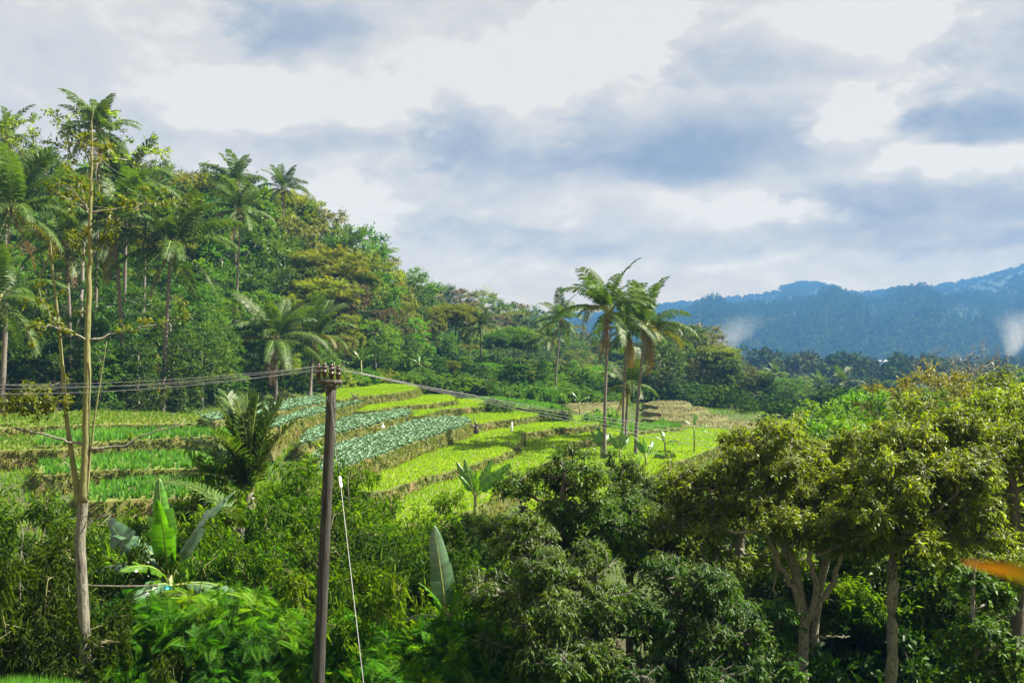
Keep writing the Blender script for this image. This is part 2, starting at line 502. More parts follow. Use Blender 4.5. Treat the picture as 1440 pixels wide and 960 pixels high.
PLOTS = [
    # name kind, h below the eye, outline, crop
    ('cabbage', 6.0, [(440, 640), (464, 628), (537, 608), (585, 590), (640, 587), (656, 589), (661, 595), (640, 604), (606, 615), (570, 627), (533, 640), (500, 652), (440, 668)]),
    ('cabbage', 5.51, [(425, 616), (455, 594), (491, 575), (540, 573), (572, 575), (578, 582), (529, 597), (490, 606), (464, 613), (425, 625)]),
    ('cabbage', 4.79, [(360, 601), (380, 592), (415, 582), (472, 561), (505, 562), (508, 566), (467, 577), (440, 585), (413, 592), (370, 608)]),
    ('cabbage', 4.55, [(285, 586), (340, 575), (390, 566), (450, 557), (470, 557), (455, 567), (413, 574), (360, 583), (300, 592)]),
    ('rice', 4.45, [(455, 558), (470, 547), (540, 540), (582, 542), (586, 546), (560, 552), (510, 557), (475, 562)]),
    ('rice', 5.2, [(495, 576), (530, 564), (582, 556), (625, 555), (639, 558), (639, 563), (600, 568), (560, 571), (514, 578)]),
    ('rice', 5.64, [(560, 583), (600, 571), (641, 562), (672, 561), (681, 565), (682, 571), (655, 573), (625, 575), (589, 585)]),
    ('rice', 6.2, [(640, 592), (660, 580), (690, 572), (740, 570), (768, 575), (772, 582), (745, 586), (720, 590), (690, 593), (668, 597), (645, 598)]),
    ('rice', 6.8, [(520, 668), (539, 655), (593, 640), (640, 622), (665, 604), (720, 598), (731, 609), (733, 620), (718, 634), (695, 643), (668, 652), (630, 663), (589, 673), (540, 690), (500, 690)]),
    ('rice', 6.72, [(718, 602), (740, 592), (777, 585), (820, 584), (837, 589), (840, 597), (790, 602), (733, 609)]),
    ('rice', 7.25, [(725, 628), (760, 612), (805, 605), (843, 601), (870, 603), (874, 612), (843, 618), (787, 622), (745, 634)]),
    ('rice', 7.22, [(560, 705), (600, 684), (650, 668), (700, 650), (740, 628), (790, 622), (800, 632), (770, 650), (735, 670), (700, 695), (640, 730), (560, 740)]),
    ('rice', 7.78, [(800, 640), (850, 622), (905, 603), (960, 601), (1020, 604), (1030, 615), (1000, 632), (940, 655), (880, 690), (800, 720), (740, 720), (760, 670)]),
    ('maize', 7.5, [(838, 603), (868, 598), (945, 596), (960, 601), (905, 606), (868, 610)]),
    ('maize', 5.9, [(640, 564), (700, 560), (780, 570), (800, 578), (770, 577), (700, 570)]),
    # left terraces
    ('grass', 4.75, [(-60, 590), (60, 578), (180, 578), (285, 583), (300, 588), (265, 595), (150, 597), (40, 600), (-60, 606)]),
    ('maize', 5.1, [(60, 612), (140, 602), (240, 597), (322, 594), (340, 600), (322, 612), (240, 616), (140, 622), (60, 628)]),
    ('maize', 5.8, [(60, 650), (145, 640), (240, 634), (325, 634), (350, 640), (330, 657), (240, 660), (145, 662), (60, 668)]),
    ('maize', 6.2, [(120, 684), (195, 676), (270, 670), (345, 672), (345, 688), (270, 700), (190, 702), (120, 706)]),
    ('grass', 5.2, [(-80, 622), (0, 612), (100, 612), (140, 620), (100, 630), (0, 634), (-80, 640)]),
    # fallow steps beyond the palms
    ('fallow', 7.3, [(905, 567), (925, 563), (958, 563), (972, 566), (960, 570), (925, 571)]),
    ('fallow', 7.65, [(905, 577), (930, 571), (981, 571), (996, 576), (975, 579), (930, 581)]),
    ('fallow', 8.0, [(905, 588), (948, 581), (1006, 582), (1022, 586), (1000, 590), (948, 592)]),
    ('fallow', 8.3, [(915, 599), (985, 590), (1047, 590), (1065, 595), (1040, 599), (985, 602)]),
    ('fallow', 6.9, [(770, 570), (800, 560), (850, 558), (880, 563), (860, 570), (800, 575)]),
]

# ------------------------------------------------------------------ terrain
CTRL = []


def ctrl(px, Y, h):
    CTRL.append(((px - 720) / F * Y, Y, CAMZ - h))


for kind, h, pts in PLOTS:
    o = plot_outline(pts, h)
    for x, y in o[::2]: CTRL.append((x, y, CAMZ - h - 0.75))
    c = o.mean(0); CTRL.append((c[0], c[1], CAMZ - h - 0.75))
for x in (-40, -15, 0, 15, 40):
    CTRL += [(x, -20, CAMZ - 1.65), (x, -4, CAMZ - 1.65), (x, 0.6, CAMZ - 1.68), (x, 4, CAMZ - 5.0), (x, 9, CAMZ - 8.2)]
for px in (-300, 0, 250, 450, 720, 1000, 1250, 1500):
    ctrl(px, 14, 8.6); ctrl(px, 20, 8.6 if px < 900 else 9.0)
for px, Y, h in [(0, 28, 8.0), (200, 28, 8.1), (400, 28, 8.2), (600, 30, 8.4), (0, 38, 6.6), (250, 36, 7.0), (420, 36, 7.2), (-200, 40, 6.5), (-200, 60, 5.0),
                 (800, 32, 8.8), (1000, 32, 9.3), (1250, 34, 9.6), (1500, 34, 9.6), (1050, 50, 9.0), (1250, 50, 10), (1500, 50, 10.5),
                 (1100, 75, 9.5), (1250, 80, 11.5), (1500, 80, 13), (1000, 130, 9.5), (1150, 130, 13), (1400, 130, 17), (1000, 180, 12), (1200, 200, 18), (1500, 200, 24),
                 (900, 220, 12), (900, 160, 9), (800, 150, 6.8), (700, 130, 5.0), (600, 115, 4.3),
                 (-300, 70, 3.5), (0, 76, 4.3), (150, 80, 4.3), (300, 88, 4.1), (400, 92, 4.0), (500, 100, 3.9),
                 (-300, 100, -2), (0, 100, -1), (150, 105, -1), (300, 110, 1), (400, 115, 1.5), (500, 120, 2.5),
                 (-300, 140, -8), (0, 135, -7), (150, 135, -5), (300, 140, -3), (400, 145, -1), (500, 150, 0.5), (560, 160, 2.5),
                 (-300, 180, -10), (0, 180, -8), (300, 190, -4), (500, 200, 0),
                 (600, 150, 5), (600, 185, 4.5), (600, 230, 2.5), (650, 180, 6), (650, 230, 4.5), (700, 175, 7.5), (700, 235, 6.5), (760, 190, 9), (760, 240, 9), (820, 230, 12),
                 (600, 300, 6), (760, 320, 13), (300, 300, -2), (0, 300, -8),
                 (900, 300, 18), (1100, 300, 25), (1500, 300, 30), (600, 500, 20), (900, 500, 30), (1200, 500, 34), (1600, 500, 34), (0, 500, 5),
                 (600, 900, 38), (900, 900, 40), (1200, 900, 40), (1600, 900, 36), (0, 900, 25), (600, 1300, 34), (900, 1300, 34), (1200, 1300, 30), (1600, 1300, 24), (0, 1300, 34),
                 (0, 2500, 30), (700, 2500, 30), (1200, 2500, 30), (1700, 2500, 30), (0, 6000, 30), (1000, 6000, 30), (1800, 6000, 30)]:
    ctrl(px, Y, h)
CT = np.array(CTRL)


def terr(x, y):
    """ground height: scale-aware inverse distance weighting of the surveyed points"""
    x = np.asarray(x, float).ravel(); y = np.asarray(y, float).ravel()
    out = np.empty(len(x))
    for s in range(0, len(x), 4000):
        xs = x[s:s + 4000, None]; ys = y[s:s + 4000, None]
        d2 = (xs - CT[None, :, 0]) ** 2 + (ys - CT[None, :, 1]) ** 2
        loc = 1.5 + 0.03 * np.abs(ys)
        w = 1.0 / (d2 + loc ** 2) ** 1.9
        out[s:s + 4000] = (w * CT[None, :, 2]).sum(1) / w.sum(1)
    return out


def tz(x, y):
    return float(terr([x], [y])[0])


def build_ground():
    ys = np.concatenate([np.arange(-25, 130, 1.3), np.geomspace(131.5, 3450, 80)])
    us = np.linspace(-1, 1, 150)
    Xh = 34 + 0.95 * np.maximum(ys, 0)
    gx = us[None] * Xh[:, None]; gy = np.repeat(ys[:, None], len(us), 1)
    z = terr(gx, gy).reshape(gx.shape)
    rg = np.random.default_rng(4)
    z += rg.normal(0, .05, z.shape) * (gy > 2)
    v = np.stack([gx, gy, z], -1).reshape(-1, 3)
    a, b = len(ys), len(us)
    i = np.arange(a - 1)[:, None] * b; j = np.arange(b - 1)[None]
    q = np.stack([i + j, i + j + 1, i + b + j + 1, i + b + j], -1).reshape(-1, 4)
    mb = MB().add(v, quads=q)
    o = mb.build('ground', MATS['ground'], smooth=True)
    tag(o, 'dark green overgrown ground of the valley and forest floor', 'ground', kind='structure')


build_ground()


def smooth_outline(o, step=0.6, jit=0.10, seed=0):
    rg = np.random.default_rng(seed)
    n = len(o); pts = []
    for i in range(n):
        p0, p1, p2, p3 = o[i - 1], o[i], o[(i + 1) % n], o[(i + 2) % n]
        m = max(1, int(np.linalg.norm(p2 - p1) / step))
        for k in range(m):
            t = k / m
            cr = 0.5 * ((2 * p1) + (-p0 + p2) * t + (2 * p0 - 5 * p1 + 4 * p2 - p3) * t * t + (-p0 + 3 * p1 - 3 * p2 + p3) * t ** 3)
            lin = p1 + (p2 - p1) * t
            pts.append(0.6 * cr + 0.4 * lin)
    pts = np.array(pts)
    pts += rg.normal(0, jit, pts.shape)
    if (pts[:, 0] * np.roll(pts[:, 1], -1) - np.roll(pts[:, 0], -1) * pts[:, 1]).sum() < 0: pts = pts[::-1]
    return pts


def inside(poly, x, y):
    r = np.zeros(len(x), bool); n = len(poly)
    x0, y0 = poly[:, 0], poly[:, 1]; x1, y1 = np.roll(x0, -1), np.roll(y0, -1)
    for a, b, c, d in zip(x0, y0, x1, y1):
        if b == d: continue
        cond = ((b > y) != (d > y)) & (x < (c - a) * (y - b) / (d - b) + a)
        r ^= cond
    return r


def tufts(mb, rg, pos, hgt, wid, nb, spread=0.5, rlo=0, rhi=1, patch=None):
    """grass tufts: nb blades at each position"""
    N = len(pos) * nb
    p = np.repeat(pos, nb, 0)
    az = rg.uniform(0, 2 * math.pi, N)
    lean = rg.uniform(0.1, spread, N)
    y = unit(np.stack([np.cos(az) * lean, np.sin(az) * lean, np.ones(N)], 1))
    up = np.stack([-np.cos(az), -np.sin(az), np.full(N, .3)], 1)
    B = basis_from(y, up)
    h = hgt * rg.uniform(.6, 1.25, N)
    base = np.repeat(rg.uniform(rlo, rhi, len(pos)) if patch is None else patch + rg.normal(0, .12, len(pos)), nb)
    mb.inst(BLADE[0], BLADE[1], p + np.stack([np.cos(az), np.sin(az), np.zeros(N)], 1) * 0.03, B,
            np.stack([np.full(N, wid) * rg.uniform(.7, 1.3, N), h, h], 1), np.clip(base + rg.normal(0, .15, N), 0, 1))


def cabbage_template(rg):
    mb = MB()
    n = 9
    az = np.arange(n) / n * 2 * math.pi * 1.62
    el = np.linspace(0.25, 1.2, n)
    y = np.stack([np.cos(az) * np.cos(el), np.sin(az) * np.cos(el), np.sin(el)], 1)
    B = basis_from(y, np.array([[0, 0, 1.0]]).repeat(n, 0))
    mb.inst(LANCE[0], LANCE[1], np.zeros((n, 3)), B, np.stack([np.full(n, .26), np.full(n, .30), np.full(n, .30)], 1), np.zeros(n))
    return np.vstack(mb.v), np.vstack(mb.f3)


OUT_NAMES = {'cabbage': ('cabbage_crop', 'blue green cabbage rows', 'soil_cabbage'), 'rice': ('rice_crop', 'bright green rice', 'soil_green'),
             'maize': ('leafy_crop', 'leafy green crop', 'soil_green'), 'grass': ('meadow_grass', 'rough grass', 'soil_green'), 'fallow': ('dry_stubble', 'dry yellow stubble', 'fallow')}


def build_terraces():
    rg = np.random.default_rng(11)
    ctv, ctf = cabbage_template(rg)
    bank = MB(); crops = {k: MB() for k in OUT_NAMES}
    for idx, (kind, h, pts) in enumerate(PLOTS):
        o = smooth_outline(plot_outline(pts, h), 0.6 if kind != 'fallow' else 1.2, 0.09, idx)
        n = len(o); z = CAMZ - h
        # the bed and its bank are one sheet of earth
        e = np.roll(o, -1, 0) - np.roll(o, 1, 0)
        nrm = unit(np.stack([e[:, 1], -e[:, 0]], 1))
        deep = 1.5
        rim = np.column_stack([o, np.full(n, z)])
        shoulder = np.column_stack([o + nrm * rg.uniform(.04, .2, (n, 1)), z - rg.uniform(.1, .35, n)])
        mid = np.column_stack([o + nrm * rg.uniform(.15, .38, (n, 1)), z - rg.uniform(.45, .7, n)])
        foot = np.column_stack([o + nrm * rg.uniform(.4, .6, (n, 1)), np.full(n, z - deep)])
        me = bpy.data.meshes.new('terrace')
        V = np.vstack([rim, shoulder, mid, foot])
        fs = [list(range(n))]
        for r in range(3):
            for i in range(n):
                k = (i + 1) % n
                fs.append([r * n + i, (r + 1) * n + i, (r + 1) * n + k, r * n + k])
        me.from_pydata(V.tolist(), [], fs)
        me.materials.append(MATS[OUT_NAMES[kind][2]]); me.materials.append(MATS['bank_soil'] if kind != 'fallow' else MATS['fallow'])
        me.polygons.foreach_set('material_index', np.array([0] + [1] * (len(fs) - 1), np.int32))
        me.update()
        t = link('terrace_field', me)
        tag(t, 'stepped earth terrace bed under ' + OUT_NAMES[kind][1], 'terrace', kind='structure')
        # crop
        lo, hi = o.min(0), o.max(0)
        area = (hi - lo).prod()
        Ymean = o[:, 1].mean()
        if kind == 'cabbage':
            sx, sy = .30, .34
            gx, gy = np.meshgrid(np.arange(lo[0], hi[0], sx), np.arange(lo[1], hi[1], sy))
            x = gx.ravel() + rg.normal(0, .05, gx.size); y = gy.ravel() + rg.normal(0, .05, gx.size)
            k = inside(o, x, y) & (rg.random(len(x)) > .03); x, y = x[k], y[k]
            N = len(x); az = rg.uniform(0, 6.28, N)
            B = np.zeros((N, 3, 3)); B[:, 0, 0] = np.cos(az); B[:, 0, 1] = np.sin(az); B[:, 1, 0] = -np.sin(az); B[:, 1, 1] = np.cos(az); B[:, 2, 2] = 1
            crops[kind].inst(ctv, ctf, np.column_stack([x, y, np.full(N, z)]), B, rg.uniform(.62, .92, N), np.clip(rg.normal(.45, .2, N), 0, 1))
        else:
            dens = {'rice': 32, 'maize': 12, 'grass': 14, 'fallow': 9}[kind]
            N = int(area * dens)
            x = rg.uniform(lo[0], hi[0], N); y = rg.uniform(lo[1], hi[1], N)
            if kind == 'rice':
                y = np.round(y / .28) * .28 + rg.normal(0, .035, N)
            if kind == 'maize':
                y = np.round(y / .5) * .5 + rg.normal(0, .06, N)
            k = inside(o, x, y); x, y = x[k], y[k]
            p = np.column_stack([x, y, np.full(len(x), z - .01)])
            hg, wd, nb, sp = {'rice': (.13, .05, 5, 1.3), 'maize': (.30, .075, 6, 1.2), 'grass': (.16, .05, 5, 1.1), 'fallow': (.10, .05, 4, 1.2)}[kind]
            tufts(crops[kind], rg, p, hg, wd, nb, sp, patch=.5 + .22 * np.sin(x * .9 + idx) * np.sin(y * .7 + 2 * idx) + .16 * np.sin(x * .31 - y * .23 + idx) + rg.uniform(-.12, .12))
        # grass hanging on the bank
        L = np.linalg.norm(np.roll(o, -1, 0) - o, axis=1)
        face = -(nrm[:, 1]) + 0.35 * nrm[:, 0]
        ok = (face > -.35) & (kind != 'fallow')
        for i in np.where(ok)[0]:
            m = max(1, int(L[i] * (50 if Ymean < 100 else 16)))
            tt = rg.random(m)[:, None]; s = rg.random(m) ** 1.3
            k = (i + 1) % n
            a = rim[i] * (1 - tt) + rim[k] * tt; b_ = foot[i] * (1 - tt) + foot[k] * tt; c_ = mid[i] * (1 - tt) + mid[k] * tt
            s2 = (s * 1.0)[:, None]
            p = np.where(s2 < .5, a + (c_ - a) * s2 * 2, c_ + (b_ - c_) * (s2 - .5) * 2 * .5)
            p[:, :2] += nrm[i] * .03
            g = 0.75 - 0.6 * s
            hgt = rg.uniform(.16, .34, m)
            az = np.arctan2(nrm[i, 1], nrm[i, 0]) + rg.normal(0, .8, m)
            for q in range(3):
                aa = az + rg.normal(0, .5, m)
                yv = unit(np.stack([np.cos(aa), np.sin(aa), rg.uniform(-.5, 1.2, m)], 1))
                B = basis_from(yv, np.stack([np.zeros(m), np.zeros(m), np.ones(m)], 1) + .1)
                bank.inst(BLADE[0], BLADE[1], p, B, np.stack([np.full(m, .055), hgt, -hgt], 1), np.clip(rg.normal(.55 - .25 * (s < .25), .28, m), 0, 1))
    for k, (nm, ds, _) in OUT_NAMES.items():
        ob = crops[k].build(nm, MATS[{'cabbage': 'crop_cabbage', 'rice': 'crop_rice', 'maize': 'crop_maize', 'grass': 'grass_meadow', 'fallow': 'grass_dry'}[k]])
        tag(ob, ds + ' covering the terraced fields', 'crop' if k in ('cabbage', 'rice', 'maize') else 'grass', kind='stuff')
    ob = bank.build('bank_grass', MATS['grass_bank'])
    tag(ob, 'rough olive grass hanging over the terrace banks', 'grass', kind='stuff')


build_terraces()


def build_meadow():
    rg = np.random.default_rng(5)
    mb = MB()
    # rough grass on the slopes between the terraces and at the foot of the forest
    reg = [(-80, 430, 27, 60, 11), (350, 760, 38, 62, 7), (200, 800, 76, 112, 5), (540, 900, 112, 132, 5), (900, 1150, 100, 130, 4), (-80, 300, 60, 90, 5), (740, 1100, 44, 110, 4)]
    for p0, p1, y0, y1, den in reg:
        A = (p1 - p0) / F * (y1 ** 2 - y0 ** 2) / 2
        N = int(A * den)
        Y = np.sqrt(rg.uniform(y0 ** 2, y1 ** 2, N)); X = (rg.uniform(p0, p1, N) - 720) / F * Y
        z = terr(X, Y)
        tufts(mb, rg, np.column_stack([X, Y, z - .03]), .26, .055, 5, 1.1)
    o = mb.build('wild_grass', MATS['grass_meadow'])
    tag(o, 'wild grass growing on slopes around the terraces', 'grass', kind='stuff')


build_meadow()


# ------------------------------------------------------------------ tree builder
def grow(seed, trunk, r0, clumps, rt=0.012, power=0.47, wob=0.12, sides=6, joint=0.45):
    """connects every clump to the trunk; returns wood as MB"""
    rg = np.random.default_rng(seed)
    trunk = np.asarray(trunk, float)
    nodes = [trunk[0]]; par = [-1]
    for a, b in zip(trunk[:-1], trunk[1:]):
        m = max(2, int(np.linalg.norm(b - a) / joint))
        for k in range(1, m + 1):
            nodes.append(a + (b - a) * k / m + rg.normal(0, .015, 3) * (k < m)); par.append(len(nodes) - 2)
    nt = len(nodes)
    depth = [0.0]
    for i in range(1, nt): depth.append(depth[-1] + np.linalg.norm(nodes[i] - nodes[i - 1]))
    first = nt // 3
    order = np.argsort(np.linalg.norm(clumps - trunk[-1], axis=1) if len(clumps) else [])
    tips = []
    for ci in order:
        c = clumps[ci]
        A = np.array(nodes); D = np.linalg.norm(A - c, axis=1)
        cost = D + 0.18 * np.array(depth) + np.maximum(0, A[:, 2] - c[2]) * 1.4
        cost[:first] = 1e9
        j = int(np.argmin(cost))
        a = A[j]; L = np.linalg.norm(c - a); m = max(2, int(L / joint))
        prev = j
        bow = rg.normal(0, wob, 3) * L
        for k in range(1, m + 1):
            t = k / m
            p = a + (c - a) * t + bow * math.sin(math.pi * t) * .8 + np.array([0, 0, -.10 * L * math.sin(math.pi * t)]) + rg.normal(0, .03 * wob / .12, 3) * joint
            nodes.append(p); par.append(prev); depth.append(depth[prev] + np.linalg.norm(p - nodes[prev])); prev = len(nodes) - 1
        tips.append(prev)
    N = len(nodes); cnt = np.zeros(N)
    for tp in tips:
        i = tp
        while i >= 0: cnt[i] += 1; i = par[i]
    for i in range(nt): cnt[i] = max(cnt[i], 1)
    rad = rt * np.maximum(cnt, 1) ** power
    rad = np.minimum(rad, r0)
    rad[:nt] = np.maximum(rad[:nt], np.linspace(r0, max(rt * 1.5, r0 * .35), nt))
    A = np.array(nodes)
    kids = [[] for _ in range(N)]
    for i, p in enumerate(par):
        if p >= 0: kids[p].append(i)
    mb = MB()
    starts = [(0, None)]
    while starts:
        s, fr = starts.pop()
        ch = [fr, s] if fr is not None else [s]
        cur = s
        while kids[cur]:
            ks = sorted(kids[cur], key=lambda q: -(cnt[q] + 1000 * (q < nt)))
            for q in ks[1:]: starts.append((q, cur))
            cur = ks[0]; ch.append(cur)
        if len(ch) >= 2:
            rr = rad[ch].copy()
            if fr is not None: rr[0] = min(rr[0], rr[1] * 1.25)
            mb.tube(A[ch], rr, sides if rr[0] > .04 else 4, rnd=rg.random(), cap=False)
    return mb


def clump_points(rg, env, n, spacing, shell=.5):
    """clump centres spread through a union of ellipsoids, more of them near the skin"""
    env = np.asarray(env, float); vol = env[:, 3:].prod(1); vol /= vol.sum()
    pts = []
    tries = 0
    while len(pts) < n and tries < n * 60:
        tries += 1
        e = env[rg.choice(len(env), p=vol)]
        d = unit(rg.normal(size=3)); r = rg.uniform(shell ** 3, 1) ** (1 / 3)
        p = e[:3] + d * r * e[3:]
        if pts and np.min(np.linalg.norm(np.array(pts) - p, axis=1)) < spacing: continue
        pts.append(p)
    return np.array(pts)


def foliage(rg, clumps, center, R, ntwig, nleaf, tmpl, L, Wd, droop=.35, upb=.35, outb=.45, twigmb=None, flat=1.0, lvar=.3, twig_r=.006):
    mb = MB()
    C = len(clumps)
    Rc = R * rg.uniform(.7, 1.25, C)
    c = np.repeat(clumps, ntwig, 0); rr = np.repeat(Rc, ntwig)
    out = unit(c - center)
    d = unit(rand_dirs(rg, C * ntwig) * np.array([1, 1, flat]) + out * outb + np.array([0, 0, upb]))
    tl = rr * rg.uniform(.65, 1.1, len(rr))
    tone = np.repeat(np.clip(rg.normal(.42, .24, C), 0, 1), ntwig) + rg.normal(0, .12, C * ntwig)
    if twigmb is not None:
        pe = c + d * tl[:, None]
        s = basis_from(d, np.array([[.2, .1, 1.0]]).repeat(len(d), 0))
        tv = np.array([[-1, 0, -.6], [1, 0, -.6], [0, 0, 1], [0, 1, 0]], float)
        twigmb.inst(tv, np.array([[0, 1, 3], [1, 2, 3], [2, 0, 3]]), c, s, np.stack([np.full(len(d), twig_r), tl, np.full(len(d), twig_r)], 1), np.full(len(d), .5))
    M = len(d)
    t = np.tile(np.linspace(.18, 1.0, nleaf), M) + rg.normal(0, .04, M * nleaf)
    dd = np.repeat(d, nleaf, 0)
    pos = np.repeat(c, nleaf, 0) + dd * (t * np.repeat(tl, nleaf))[:, None]
    pos[:, 2] -= droop * .35 * t * t * np.repeat(tl, nleaf)
    side = rand_dirs(rg, M * nleaf); side -= dd * (side * dd).sum(1)[:, None]; side = unit(side)
    ld = unit(dd * rg.uniform(.25, .9, (M * nleaf, 1)) + side * .8 + np.array([0, 0, -droop]))
    nr = np.array([0, 0, 1.0]) + rg.normal(0, .45, (M * nleaf, 3)) + .25 * np.repeat(out, nleaf, 0)
    B = basis_from(ld, nr)
    sc = L * rg.uniform(1 - lvar, 1 + lvar, M * nleaf)
    mb.inst(tmpl[0], tmpl[1], pos, B, np.stack([sc * Wd / L, sc, sc], 1), np.clip(np.repeat(tone, nleaf) + rg.normal(0, .12, M * nleaf), 0, 1))
    return mb


def make_tree(name, seed, trunk, r0, env, ncl, sp, R, ntw, nlf, tmpl, L, Wd, lm, bm, droop=.35, upb=.35, outb=.45, rt=.012, wob=.12, shell=.5, twigs=False, flat=1.0, power=.47, joint=.45, extra=None):
    rg = np.random.default_rng(seed)
    cl = clump_points(rg, env, ncl, sp, shell)
    if extra is not None: cl = np.vstack([cl, extra])
    wood = grow(seed + 1, trunk, r0, cl, rt, power, wob, 7, joint)
    ctr = np.asarray(env, float)[:, :3].mean(0) - np.array([0, 0, .4 * np.asarray(env, float)[:, 5].mean()])
    fo = foliage(rg, cl, ctr, R, ntw, nlf, tmpl, L, Wd, droop, upb, outb, wood if twigs else None, flat)
    return wood.mesh(name + '_trunk', MATS[bm], True), fo.mesh(name + '_crown', MATS[lm])


def place_tree(name, meshes, loc, rz, sc, label, cat='tree', group=None, mat=None, parts=('trunk', 'crown')):
    r = empty(name, loc, rz, sc)
    tag(r, label, cat, group)
    for nm, me in zip(parts, meshes):
        o = link(nm, me, r)
        if mat and nm == 'crown':
            o.material_slots[0].link = 'OBJECT'; o.material_slots[0].material = MATS[mat]
    return r


# prototypes of the hillside trees, about 10 m high
def ell(*a): return list(a)


PROTO = {}
def proto(key, *a, **k): PROTO[key] = make_tree(key, *a, **k)


proto('round1', 21, [(0, 0, -1.5), (.1, 0, 2), (.2, .1, 5), (0, .2, 7.5)], .17, [(0, 0, 6.6, 3.0, 3.0, 3.2), (1.2, .5, 5.0, 2.2, 2.2, 2), (-1.3, -.3, 5.2, 2.1, 2.1, 2)], 62, 1.05, .92, 17, 9, FOLD, .23, .12, 'leaf_mid', 'bark_grey', .3, shell=.72)
proto('round2', 22, [(0, 0, -1.5), (-.1, 0, 2), (.1, .1, 4), (.3, .2, 7)], .2, [(.4, 0, 7.3, 2.6, 2.6, 2.4), (-1.2, .6, 5.6, 2.4, 2.4, 1.9), (1.6, -.5, 5.0, 2.0, 2.2, 1.7), (0, 0, 4.0, 2.2, 2.2, 1.6)], 66, 1, .92, 17, 9, FOLD, .21, .11, 'leaf_dark', 'bark_grey', .35, shell=.72)
proto('tall', 23, [(0, 0, -1.5), (.05, 0, 3), (.2, .1, 6), (.1, 0, 9.4)], .15, [(.1, 0, 8.0, 1.7, 1.7, 2.1), (.5, .2, 5.8, 1.7, 1.7, 1.5), (-.7, 0, 6.3, 1.5, 1.5, 1.4)], 85, .48, .7, 10, 9, FOLD, .24, .13, 'leaf_grey', 'bark_pale', .5)
proto('umbrella', 24, [(0, 0, -1.5), (.1, 0, 3), (0, .1, 5.5), (.1, 0, 7.4)], .13, [(0, 0, 8.7, 3.3, 3.3, .95), (1.4, .8, 7.7, 2.4, 2.4, .7), (-1.7, -.5, 7.3, 2.0, 2.0, .7)], 95, .5, .7, 10, 5, PINN_FAR, .42, .42, 'leaf_yellow', 'bark_dark', .2, .25, .3, wob=.16, flat=.35)
proto('vine', 25, [(0, 0, -1.5), (0, 0, 2), (.1, .1, 5), (0, 0, 8)], .2, [(0, 0, 7.6, 1.9, 1.9, 2.2), (.5, .2, 5.0, 2.2, 2.2, 2.6), (-.9, -.2, 3.4, 2.0, 2.0, 2.4), (.6, 0, 2, 2.1, 2.1, 1.8)], 78, 1, .92, 17, 9, FOLD, .20, .12, 'leaf_bright', 'bark_grey', .55, shell=.72)
proto('open', 26, [(0, 0, -1.5), (.2, 0, 3), (0, .2, 5.5), (.5, 0, 7.6)], .14, [(.5, 0, 8.2, 2.5, 2.5, 1.6), (-1.4, .3, 6.8, 1.7, 1.7, 1.2), (1.8, .4, 6.2, 1.4, 1.4, 1.0)], 55, .7, .6, 10, 8, FOLD, .22, .11, 'leaf_olive', 'bark_pale', .3, wob=.2)
proto('slim', 27, [(0, 0, -1.5), (.05, 0, 3), (.15, .1, 6), (.1, 0, 8.8)], .10, [(.1, 0, 8.3, 1.5, 1.5, 1.5), (.6, .2, 6.6, 1.4, 1.4, .9), (-.6, 0, 7.1, 1.4, 1.4, .8), (.2, 0, 4.6, .9, .9, .8)], 60, .48, .55, 10, 8, FOLD, .21, .12, 'leaf_mid', 'bark_dark', .3, wob=.15)
proto('shrub', 28, [(0, 0, -.5), (.05, 0, .5), (.1, 0, 1.4)], .06, [(0, 0, 1.3, 1.5, 1.5, 1.2), (.8, .3, .9, 1.1, 1.1, .8), (-.8, 0, 1.0, 1.1, 1.1, .8)], 60, .3, .42, 9, 7, FOLD, .20, .10, 'leaf_bright', 'bark_dark', .3)
proto('bare', 29, [(0, 0, -1.5), (.1, 0, 2.5), (0, .1, 5), (.2, 0, 8)], .12, [(.1, 0, 8, 2.0, 2.0, 1.9), (.2, 0, 5.5, 2.3, 2.3, 1.5)], 80, .45, .7, 5, 1, FOLD, .10, .04, 'leaf_brown', 'bark_pale', .0, 1.0, .5, wob=.1, twigs=True, rt=.016)
HT = {'round1': 10.0, 'round2': 9.9, 'tall': 10.4, 'umbrella': 9.9, 'vine': 10.0, 'open': 10.1, 'slim': 10.0, 'shrub': 2.7, 'bare': 10.3}
SPEC = {'leaf_mid': 'mid green', 'leaf_dark': 'dark green', 'leaf_grey': 'grey green', 'leaf_yellow': 'yellow green', 'leaf_bright': 'bright green', 'leaf_olive': 'olive', 'leaf_deep': 'deep bluish green', 'leaf_brown': 'brownish', 'leaf_ochre': 'ochre'}
FORM = {'round1': 'broad rounded tree', 'round2': 'dense bushy tree', 'tall': 'tall narrow tree', 'umbrella': 'flat topped feathery tree', 'vine': 'vine covered tree', 'open': 'open crowned tree', 'slim': 'slender trunked tree', 'shrub': 'leafy shrub', 'bare': 'bare twiggy tree'}
NAMES = {'round1': 'broadleaf_tree', 'round2': 'bushy_tree', 'tall': 'narrow_tree', 'umbrella': 'umbrella_tree', 'vine': 'vine_covered_tree', 'open': 'open_tree', 'slim': 'slender_tree', 'shrub': 'shrub', 'bare': 'bare_tree'}
NTREE = [0]


def tree_at(px, top, Y, key, mat, where, group, wide=1.0, rg=random.Random(3), label=None):
    x = (px - 720) / F * Y
    z0 = tz(x, Y)
    H = CAMZ - (top - 480) / F * Y - z0
    sc = max(.25, H / HT[key])
    ws = wide * min(max(sc, .55), 1.5) if key != 'shrub' else wide * sc
    NTREE[0] += 1
    lb = label or f'{SPEC[mat]} {FORM[key]} {where}'
    return place_tree(NAMES[key], PROTO[key], (x, Y, z0), rg.uniform(0, 6.28), (ws, ws, sc), lb, 'shrub' if key == 'shrub' else 'tree', group, mat)


def lerp(tab, x):
    a = np.array(tab, float)
    return float(np.interp(x, a[:, 0], a[:, 1]))


